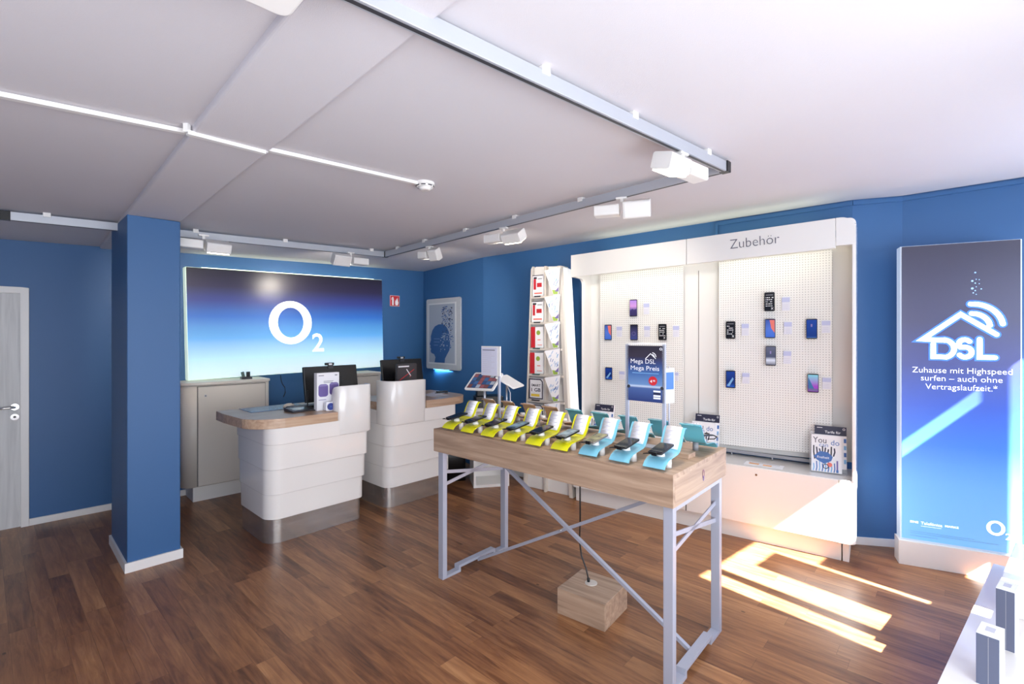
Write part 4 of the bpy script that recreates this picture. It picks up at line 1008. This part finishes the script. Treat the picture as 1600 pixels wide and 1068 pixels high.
WP = [  # x, z0, z1, style, description, place, card x, card z0, card z1
 (-1.699, 1.781, 1.942, 'purple', 'phone with purple screen', 'alone at the top of the left pegboard', -1.574, 1.80, 1.905),
 (-1.959, 1.556, 1.707, 'orange', 'phone with blue and coral screen', 'at the left edge of the left pegboard', -1.846, 1.588, 1.69),
 (-1.693, 1.556, 1.705, 'dusk', 'phone with dark ringed screen', 'in the middle row of the left pegboard', -1.568, 1.588, 1.69),
 (-1.420, 1.558, 1.706, 'black', 'black phone with white print', 'right in the middle row of the left pegboard', -1.297, 1.588, 1.69),
 (-1.952, 1.168, 1.29, 'blue', 'small phone with blue screen', 'low left on the left pegboard', -1.819, 1.175, 1.255),
 (-1.408, 1.158, 1.30, 'blue', 'blue-screened phone half hidden', 'behind the Mega DSL poster', -1.303, 1.19, 1.27),
 (-0.546, 1.796, 1.949, 'black', 'black phone with white print', 'at the top of the right pegboard', -0.425, 1.80, 1.908),
 (-0.839, 1.573, 1.720, 'black', 'black phone with white print and a cross', 'left in the right pegboard middle row', -0.723, 1.60, 1.70),
 (-0.541, 1.579, 1.735, 'orange', 'phone with blue and coral screen', 'in the centre of the right pegboard', -0.411, 1.61, 1.71),
 (-0.255, 1.575, 1.729, 'deep', 'phone with deep blue screen', 'at the right edge of the right pegboard', -0.155, 1.62, 1.715),
 (-0.537, 1.358, 1.517, 'grey', 'phone with grey and white screen', 'below the coral-screened one on the right pegboard', -0.415, 1.375, 1.478),
 (-0.839, 1.159, 1.306, 'blue', 'phone with a light blue slash on its screen', 'low left on the right pegboard', -0.718, 1.20, 1.29),
 (-0.246, 1.162, 1.306, 'cyan', 'phone with cyan and purple screen', 'low right on the right pegboard', -0.151, 1.19, 1.28)]
for x, z0, z1, st, d_, pl_, cx, c0, c1 in WP:
    wall_phone(x, z0, z1, st, d_+' '+pl_)
    wall_card(cx, c0, c1, 'price card right of '+(d_+' '+pl_).replace('phone with ', '').replace(' on the ', ' on ').replace(' of the ', ' of ').replace(' in the ', ' in ').replace('black phone with white print and a cross','black phone with cross'))

# brochure holders on the cupboard top
def brochure(x, y, yaw, label, s=1.0, big=True):
    t = thing('brochure_holder', label, 'brochure holder', UF.w(x, y, 0.586), UF.a+R(yaw), 'clear brochure holders on the wall unit')
    T = Matrix.Scale(s, 4) @ Matrix.Rotation(R(-13), 4, 'X')
    m = MB(); m.box(-0.115, 0.115, -0.03, 0.07, 0, 0.004, ACR); m.box(-0.115, 0.115, 0.03, 0.034, 0.0, 0.30, ACR, T); m.box(-0.115, -0.112, -0.02, 0.032, 0.0, 0.2, ACR, T); m.box(0.112, 0.115, -0.02, 0.032, 0, 0.2, ACR, T)
    m.build('acrylic_holder', t)
    m = MB()
    m.box(-0.085, 0.115, 0.008, 0.027, 0.04, 0.345, PAPER, T); m.box(-0.085, 0.115, 0.0065, 0.008, 0.28, 0.345, NAVY, T)
    m.text('Tarife für', PAPER, 0.03, 0.0058, 0.292, 0.026, 'c', M=T, bold=.01); o2logo_holder = MB()
    m.ring((0.099, 0.006, 0.328), 0.008, 0.0055, 0.0004, PAPER, M=T); m.box(-0.07, -0.035, 0.0058, 0.0064, 0.328, 0.332, PAPER, T)
    for k in range(4): m.box(0.098, 0.113, 0.0068, 0.0078, 0.08+0.05*k, 0.11+0.05*k, MBLUE if k % 2 else LBLUE, T)
    m.build('rear_booklets', t)
    m = MB(); m.box(-0.105, 0.085, -0.012, 0.004, 0.006, 0.275, PAPER, T)
    y = -0.0128
    m.text('You', NAVY, -0.095, y, 0.215, 0.062, 'l', M=T @ Matrix.Shear('XZ', 4, (0.0, 0.0)), width=0.085); m.text('can', MBLUE, -0.055, y, 0.188, 0.044, 'l', M=T); m.text('do', MBLUE, 0.018, y, 0.205, 0.055, 'l', M=T, width=0.052)
    # zebra stripes
    for k in range(8):
        xx = -0.09+k*0.0185; hh = 0.035+0.02*math.sin(k*1.3+1)
        m.stroke([(xx, 0.19-0.01*(k % 3)), (xx+0.004*math.sin(k), 0.165-hh*.4), (xx-0.004*(k-4)*0.4, 0.15-hh)], 0.009, NAVY if k % 3 else DARK, y, M=T)
        m.stroke([(xx, 0.06+0.02*abs(math.sin(k))), (xx+0.002, 0.035), (xx-0.002, 0.012)], 0.007, MBLUE if k % 2 else LBLUE, y, M=T)
    dm = [(-0.09, 0.115), (-0.05, 0.155), (0.0, 0.15), (0.03, 0.12), (0.02, 0.09), (-0.025, 0.065), (-0.07, 0.09)]
    m.add([(a, y-0.0004, c) for a, c in dm], [tuple(range(len(dm)))], MBLUE, T); m.text('Freiheit', PAPER, -0.03, y-0.0008, 0.103, 0.024, 'c', M=T, bold=.01, width=0.075)
    m.cyl((0.01, y-0.0002, 0.062), 0.016, -0.0006, PINK, 'y', M=T); m.ring((-0.014, y-0.0004, 0.048), 0.018, 0.013, 0.0005, NAVY, M=T)
    m.box(0.052, 0.062, y-0.001, y, 0.03, 0.095, VIOL, T); m.box(0.05, 0.064, y-0.001, y, 0.01, 0.03, MBLUE, T)
    m.build('front_booklet', t)
    return t
brochure(-0.105, 0.09, 4, 'clear holder with You can do booklets beside the right end of wall unit')
brochure(-1.00, 0.12, 0, 'clear holder with You can do booklets between the two pegboards')
brochure(-1.98, 0.14, 0, 'clear holder with You can do booklets at the left end of wall unit')
t = thing('price_list', 'white price list with orange print lying on the cupboard top', 'paper', UF.w(-0.66, 0.0, 0.586), UF.a)
m = MB(); m.box(0, 0.27, 0, 0.12, 0, 0.0012, PAPER); m.box(0.03, 0.10, 0.04, 0.08, 0.0012, 0.0016, mat('orange_print', (238, 176, 120), 0.5)); m.box(0.13, 0.19, 0.03, 0.07, 0.0012, 0.0016, MATS['orange_print'])
for k in range(3): m.box(0.02, 0.24, 0.09+k*0.008, 0.093+k*0.008, 0.0012, 0.0015, GREYM)
m.build('sheet', t)

# ------------------------------------------------------------------ brochure rack left of the unit
t = thing('brochure_rack', 'tall white rack with two columns of pockets standing beside the wall unit', 'brochure rack', UF.w(-2.5, 0.0), UF.a)
XL = lambda z: -0.206-(2.31-z)*0.043; XR = lambda z: 0.203+(2.31-z)*0.06
def quadprism(m, pts_lo_hi, y0, y1, mt):
    vs = [(x, y, z) for y in (y0, y1) for x, z in pts_lo_hi]; n = len(pts_lo_hi)
    m.add(vs, [tuple(range(n)), tuple(range(n, 2*n))]+[(i, (i+1) % n, n+(i+1) % n, n+i) for i in range(n)], mt)
m = MB(); quadprism(m, [(XL(0), 0), (XR(0)-0.05, 0), (XR(2.3)-0.05, 2.30), (XL(2.3)+0.03, 2.32), (XL(2.3), 2.29)], 0.07, 0.17, WHITEM); m.build('back_body', t, bevel=0.003)
m = MB()
quadprism(m, [(XL(0), 0), (XL(0)+0.022, 0), (XL(2.3)+0.02, 2.32), (XL(2.3), 2.29)], 0.02, 0.07, CREAM)
quadprism(m, [(-0.045, 0), (-0.022, 0), (-0.02, 2.31), (-0.042, 2.31)], 0.02, 0.07, CREAM)
quadprism(m, [(XR(0)-0.09, 0), (XR(0)-0.05, 0), (XR(2.3)-0.05, 2.30), (XR(2.3)-0.09, 2.30)], 0.02, 0.07, CREAM)
m.build('uprights', t, bevel=0.002)
m = MB(); quadprism(m, [(XR(0.3)-0.049, 0.3), (XR(0.3)-0.01, 0.3), (XR(2.3)-0.01, 2.27), (XR(2.3)-0.049, 2.29)], 0.075, 0.17, LEDW); m.build('light_panel', t, bevel=0.004)
rows = []
for k in range(6):
    zt_ = 2.245-k*0.267; rows.append(zt_)
for zt_ in rows:
    m = MB(); m.box(XL(zt_)+0.02, XR(zt_)-0.07, 0.005, 0.07, zt_-0.262, zt_-0.240, CREAM)
    m.build('shelf', t, bevel=0.001)
for k, zt_ in enumerate(rows):
    xl = XL(zt_)+0.03; w = -0.052-xl
    kind = k//2
    lab = ['white phone card pack with a red numeral 1', 'white card pack with red spine and green dot', 'dark edged SMART 1 GB card pack'][kind]+', '+['topmost in the rack', 'second row of the rack', 'third row of the rack', 'fourth row of the rack', 'fifth row of the rack', 'lowest visible in the rack'][k]
    c = thing('card_pack', lab, 'card pack', UF.w(-2.5+xl, 0.015, zt_-0.236), UF.a, 'card packs in the rack left column')
    m = MB(); h = 0.215
    m.box(0, w, 0, 0.03, 0.0, h, PAPER); y = -0.0006
    if kind == 0:
        m.box(0.012, w*0.4, y, 0, h-0.04, h-0.02, DARK); m.text('1', RED, 0.012, y-0.0004, h*0.32, 0.15, 'l', bold=.02, width=0.03); m.box(w*0.42, w*0.88, y, 0, h*0.42, h*0.62, RED); m.box(w*0.15, w*0.9, y, 0, 0.02, 0.035, PINK); m.box(w*.5, w*.9, y, 0, h-.045, h-.035, GREYM)
        m.box(0, w, y, 0, h-0.008, h, DARK)
    elif kind == 1:
        m.box(0, w*0.36, y, 0, 0, h, RED); m.cyl((w*0.62, y+0.0003, h*0.72), 0.024, -0.0008, GREEN, 'y'); m.box(w*0.55, w*0.8, y, 0, h*0.36, h*0.4, PINK); m.box(w*0.55, w*0.92, y, 0, h*0.12, h*0.15, PINK)
    else:
        m.stroke([(0.006, 0.01), (w-0.008, 0.01), (w-0.008, h-0.03), (w-0.03, h-0.008), (0.006, h-0.008)], 0.012, NAVY, y, True)
        m.text('SMART', NAVY, w/2, y-0.0004, h*0.62, 0.035, 'c', bold=.02, width=w*0.66); m.text('1 GB', NAVY, w/2, y-0.0004, h*0.38, 0.05, 'c', bold=.02, width=w*0.66); m.box(w*0.15, w*0.75, y, 0, h*0.14, h*0.26, YPR)
    m.build('packs', c)
    m = MB(); m.box(w*0.25, w*0.8, -0.02, 0.0, -0.012, 0.0, DARK if k < 2 or k > 3 else mat('tab_green', (44, 92, 90), 0.4)); m.build('price_tab', c)
    c = thing('leaflet_stack', 'tilted white and blue leaflets, '+['topmost in the rack right column', 'second from top in the rack', 'third from top in the rack', 'fourth from top in the rack', 'fifth from top in the rack', 'lowest visible in the rack right column'][k], 'leaflets', UF.w(-2.5+0.095, 0.03, zt_-0.24), UF.a, 'tilted leaflets in the rack right column')
    T = Matrix.Translation((0.0, -0.05, 0.0)) @ Matrix.Rotation(R(26), 4, 'Z') @ Matrix.Rotation(R(8), 4, 'X') @ Matrix.Diagonal((1.25, 1, 1.18, 1))
    m = MB(); m.prism([(0.0, 0.0), (0.04, 0.008), (0.055, 0.232), (-0.068, 0.208)], -0.006, 0.006, PAPER, 'xz', T)
    rr = random.Random(k)
    for q in range(16):
        z_ = rr.uniform(0.07, 0.19); xx = rr.uniform(-0.055*(z_/0.2), 0.035); m.stroke([(xx, z_), (xx+rr.uniform(0.003, 0.012), z_+rr.uniform(0.01, 0.03))], 0.004, LBLUE if rr.random() < .7 else MBLUE, -0.0066, M=T)
    m.add([(0.0, -0.0066, 0.006), (0.034, -0.0066, 0.01), (0.036, -0.0066, 0.04), (-0.01, -0.0066, 0.045)], [(0, 1, 2, 3)], GREEN, T); m.add([(0.01, -0.0069, 0.03), (0.04, -0.0069, 0.03), (0.042, -0.0069, 0.07)], [(0, 1, 2)], VIOL, T)
    m.build('leaflets', c)

# ------------------------------------------------------------------ tall DSL sign
t = thing('illuminated_sign', 'tall backlit blue DSL sign on a white plinth against the right wall', 'illuminated sign', DF.w(0, 0), DF.a)
m = MB(); m.box(0, 0.66, 0.0, 0.125, 0, 0.168, WHITEM); m.build('plinth', t, bevel=0.002)
m = MB(); m.box(0.012, 0.642, 0.022, 0.12, 0.168, 2.226, mat('sign_frame', (190, 200, 210), 0.3, emit=(200, 215, 240), es=0.35)); m.build('frame', t, bevel=0.002)
m = MB(); m.box(0.02, 0.632, 0.014, 0.022, 0.182, 2.222, DSLG); fp = m.build('front_panel', t)
m = MB()
H0 = (0.135, 1.575)
dsl_house(m, H0[0], H0[1], 0.40, 0.050, NEON, 0.0128); dsl_house(m, H0[0], H0[1], 0.40, 0.030, GLOWW, 0.0105)
m.build('house_logo', fp)
m = MB()
for i, (s_, x_, z_) in enumerate((('Zuhause mit Highspeed', 0.071, 1.345), ('surfen – auch ohne', 0.128, 1.290), ('Vertragslaufzeit.*', 0.155, 1.232))):
    m.text(s_, GLOWW, 0.335, 0.0128, z_, 0.055, 'c', bold=-0.01, width=(0.515, 0.42, 0.37)[i])
m.build('slogan', fp)
m = MB()
m.text('EINE', GLOWW, 0.066, 0.0128, 0.297, 0.020, 'l', bold=.015, width=0.045); m.text('Telefónica', GLOWW, 0.125, 0.0128, 0.293, 0.028, 'l', width=0.115); m.box(0.125, 0.235, 0.0124, 0.0128, 0.281, 0.2825, GLOWW); m.text('MARKE', GLOWW, 0.255, 0.0128, 0.297, 0.018, 'l', bold=.015, width=0.07)
o2logo(m, 0.512, 0.335, 0.048, 0.0130, GLOWW)
for i, w_ in enumerate((0.34, 0.46, 0.15)): m.box(0.066, 0.066+w_, 0.0124, 0.0128, 0.238-i*0.012-(.006 if i == 2 else 0), 0.2405-i*0.012-(.006 if i == 2 else 0), LBLUE)
m.build('small_print', fp)
m = MB(); rr = random.Random(11)
for i, (bx, bz, br) in enumerate(((0.41, 2.02, 5), (0.395, 1.965, 6), (0.415, 1.975, 3), (0.43, 1.972, 3), (0.41, 1.95, 4), (0.43, 1.945, 3), (0.395, 1.915, 7), (0.415, 1.925, 3), (0.44, 1.91, 4), (0.41, 1.9, 4), (0.40, 1.885, 4), (0.415, 1.875, 3))):
    m.cyl((bx, 0.0135, bz), br*0.001, -0.0008, mat('bubble', (160, 200, 250), 0.3, emit=(140, 180, 250), es=0.6), 'y', seg=12)
m.build('bubbles', fp)

# ------------------------------------------------------------------ white pedestal and bin behind the table
PF = Frame(-0.402, 5.10, 12)
t = thing('display_cube', 'white open display cube on the floor behind the table left end', 'display cube', (PF.x, PF.y, 0), PF.a)
m = MB(); w, dp, hh = 0.38, 0.33, 0.83
m.box(0, 0.025, 0, dp, 0, hh, WHITEM); m.box(w-0.025, w, 0, dp, 0, hh, WHITEM); m.box(0.025, w-0.025, 0, dp, hh-0.03, hh, WHITEM); m.box(0.025, w-0.025, 0, dp, 0.0, 0.03, WHITEM); m.box(0.025, w-0.025, dp-0.015, dp, 0.03, hh-0.03, WHITEM); m.box(0.025, w-0.025, 0.0, dp-0.015, 0.40, 0.425, WHITEM)
m.build('body', t, bevel=0.001)
t = thing('black_case', 'black case standing on the white display cube behind the tablet', 'case', (PF.w(0.03, 0.06)[0], PF.w(0.03, 0.06)[1], hh), PF.a)
m = MB(); m.box(0, 0.30, 0, 0.2, 0, 0.12, BLACK); m.build('body', t, bevel=0.01); m = MB(); m.box(0.02, 0.12, 0.04, 0.16, 0.121, 0.2, BLACK); m.build('handset', t, bevel=0.006)
t = thing('waste_bin', 'black waste bin on the floor at the right end of the farther counter', 'bin', (-0.66, 5.44, 0), R(15))
m = MB(); m.prism(rrect(-0.13, 0.13, -0.1, 0.1, 0.03, 4), 0, 0.5, BLACK, smooth=True); m.build('body', t); m = MB(); m.prism(rrect(-0.135, 0.135, -0.105, 0.105, 0.03, 4), 0.5, 0.52, DARK); m.build('rim', t)

# ------------------------------------------------------------------ window platform at the lower right
PE = Frame(1.545, 1.753, 39.6)     # room-side edge of the platform top
t = thing('window_platform', 'low white window display platform at the lower right', 'platform', (PE.x, PE.y, 0), PE.a)
m = MB(); m.box(-0.55, 1.42, -0.60, 0, 0.0, 0.34, WHITE); m.build('body', t, bevel=0.003)
m = MB(); m.box(-0.56, 1.425, -0.605, 0.006, 0.34, 0.352, WHITE); m.build('top_board', t, bevel=0.001)
GB = mat('grey_blue_side', (92, 98, 120), 0.5)
def pack(px, py, py0, w, dpt, label):
    # ground contact from the front face's foot on the platform top (z=.352)
    Y = (1.6-0.352)*760/(py0-524); X = (px-800)/760*Y; z1 = 1.6-(py-524)/760*Y
    t = thing('display_block', label, 'display block', (X, Y, 0.352), R(-52), 'white display blocks on the window platform')
    m = MB(); m.box(0, w, 0, dpt, 0, z1-0.352, PAPER); m.build('body', t, bevel=0.001)
    m = MB(); m.box(0.0, w-0.002, -0.0015, 0, 0.002, z1-0.357, GB); m.box(w*0.5, w*0.53, -0.002, -0.0015, 0.004, z1-0.36, GREYM); m.build('grey_face', t)
    m = MB(); m.box(w*.3, w*.7, dpt*.3, dpt*.7, z1-0.352, z1-0.3512, mat('faint_print', (196, 196, 204), .5)); m.build('print', t)
pack(1525, 985, 1066, 0.062, 0.10, 'grey fronted white display block nearest the lower right corner')
pack(1556, 916, 1010, 0.055, 0.10, 'grey fronted white display block behind the nearest one on the platform')
q = PE.w(0.78, -0.5)
t = thing('display_pedestal', 'bright white pedestal cube at the far end of window platform', 'pedestal', (q[0], q[1], 0.352), PE.a)
m = MB(); m.box(0, 0.62, 0, 0.42, 0, 0.15, WHITE); m.build('body', t, bevel=0.003)

# ------------------------------------------------------------------ lights
def alight(name, loc, rot, sx, sy, power, col=(1, 1, 1), spread=None):
    l = bpy.data.lights.new(name, 'AREA'); l.shape = 'RECTANGLE'; l.size = sx; l.size_y = sy; l.energy = power; l.color = col
    if spread: l.spread = spread
    o = bpy.data.objects.new(name, l); C.objects.link(o); o.location = loc; o.rotation_euler = rot
    return o
# sun
az = Vector((-0.62, 0.78, -1.05))
s = bpy.data.lights.new('sun', 'SUN'); s.energy = 95.0; s.angle = R(0.6); s.color = (1.0, 0.98, 0.96)
so = bpy.data.objects.new('sun', s); C.objects.link(so); so.location = (6, -4, 8); so.rotation_euler = az.to_track_quat('-Z', 'Y').to_euler()
# area lamps standing in for skylight at the unseen windows
q = WF.w(-2.15, 0.03, 1.3); alight('shopfront_fill', q, (R(86), 0, WF.a), 2.8, 1.9, 88, (0.90, 0.94, 1.0))
q = WF.w(-4.4, 0.03, 1.2); alight('shopfront_fill', q, (R(125), 0, WF.a), 1.4, 1.5, 58, (0.95, 0.95, 1.0))  # added fill, tilted up to brighten the left ceiling
q = WF.w(1.0, 0.03, 1.65); alight('daylight_window', q, (R(90), 0, WF.a), 1.9, 1.0, 22, (0.78, 0.88, 1.0))
# cyan strip under the corner picture
q = SF.w(0.58, -0.05, 1.135); alight('picture_strip', q, (R(18), 0, SF.a), 0.55, 0.03, 2.4, (0.32, 0.74, 0.95))
# spotlights
for (p, aim) in spots:
    l = bpy.data.lights.new('spot', 'SPOT'); l.energy = 42; l.spot_size = R(95); l.spot_blend = 0.8; l.color = (1.0, 0.91, 0.78); l.shadow_soft_size = 0.05
    o = bpy.data.objects.new('spot', l); C.objects.link(o); o.location = (p.x, p.y, p.z-0.07)
    o.rotation_euler = (Vector(aim)-o.location).to_track_quat('-Z', 'Y').to_euler()

w = bpy.data.worlds.new('world'); sc.world = w; w.use_nodes = True
w.node_tree.nodes['Background'].inputs[0].default_value = (0.82, 0.90, 1.0, 1); w.node_tree.nodes['Background'].inputs[1].default_value = 2.4

# ------------------------------------------------------------------ camera
cam = bpy.data.cameras.new('camera'); co = bpy.data.objects.new('camera', cam); C.objects.link(co)
cam.sensor_width = 36; cam.lens = 36*760/1600; cam.shift_y = -10/1600; cam.clip_start = 0.02
co.location = (0, 0, 1.6); co.rotation_euler = (R(90), 0, 0)
sc.camera = co
sc.view_settings.view_transform = 'Standard'; sc.view_settings.look = 'None'; sc.view_settings.gamma = 1; sc.view_settings.exposure = 0.0
sc.view_settings.use_curve_mapping = False
sc.cycles.use_denoising = True
sc.cycles.max_bounces = 8; sc.cycles.diffuse_bounces = 5; sc.cycles.transparent_max_bounces = 12
sc.cycles.sample_clamp_indirect = 6; sc.cycles.caustics_reflective = False; sc.cycles.caustics_refractive = False
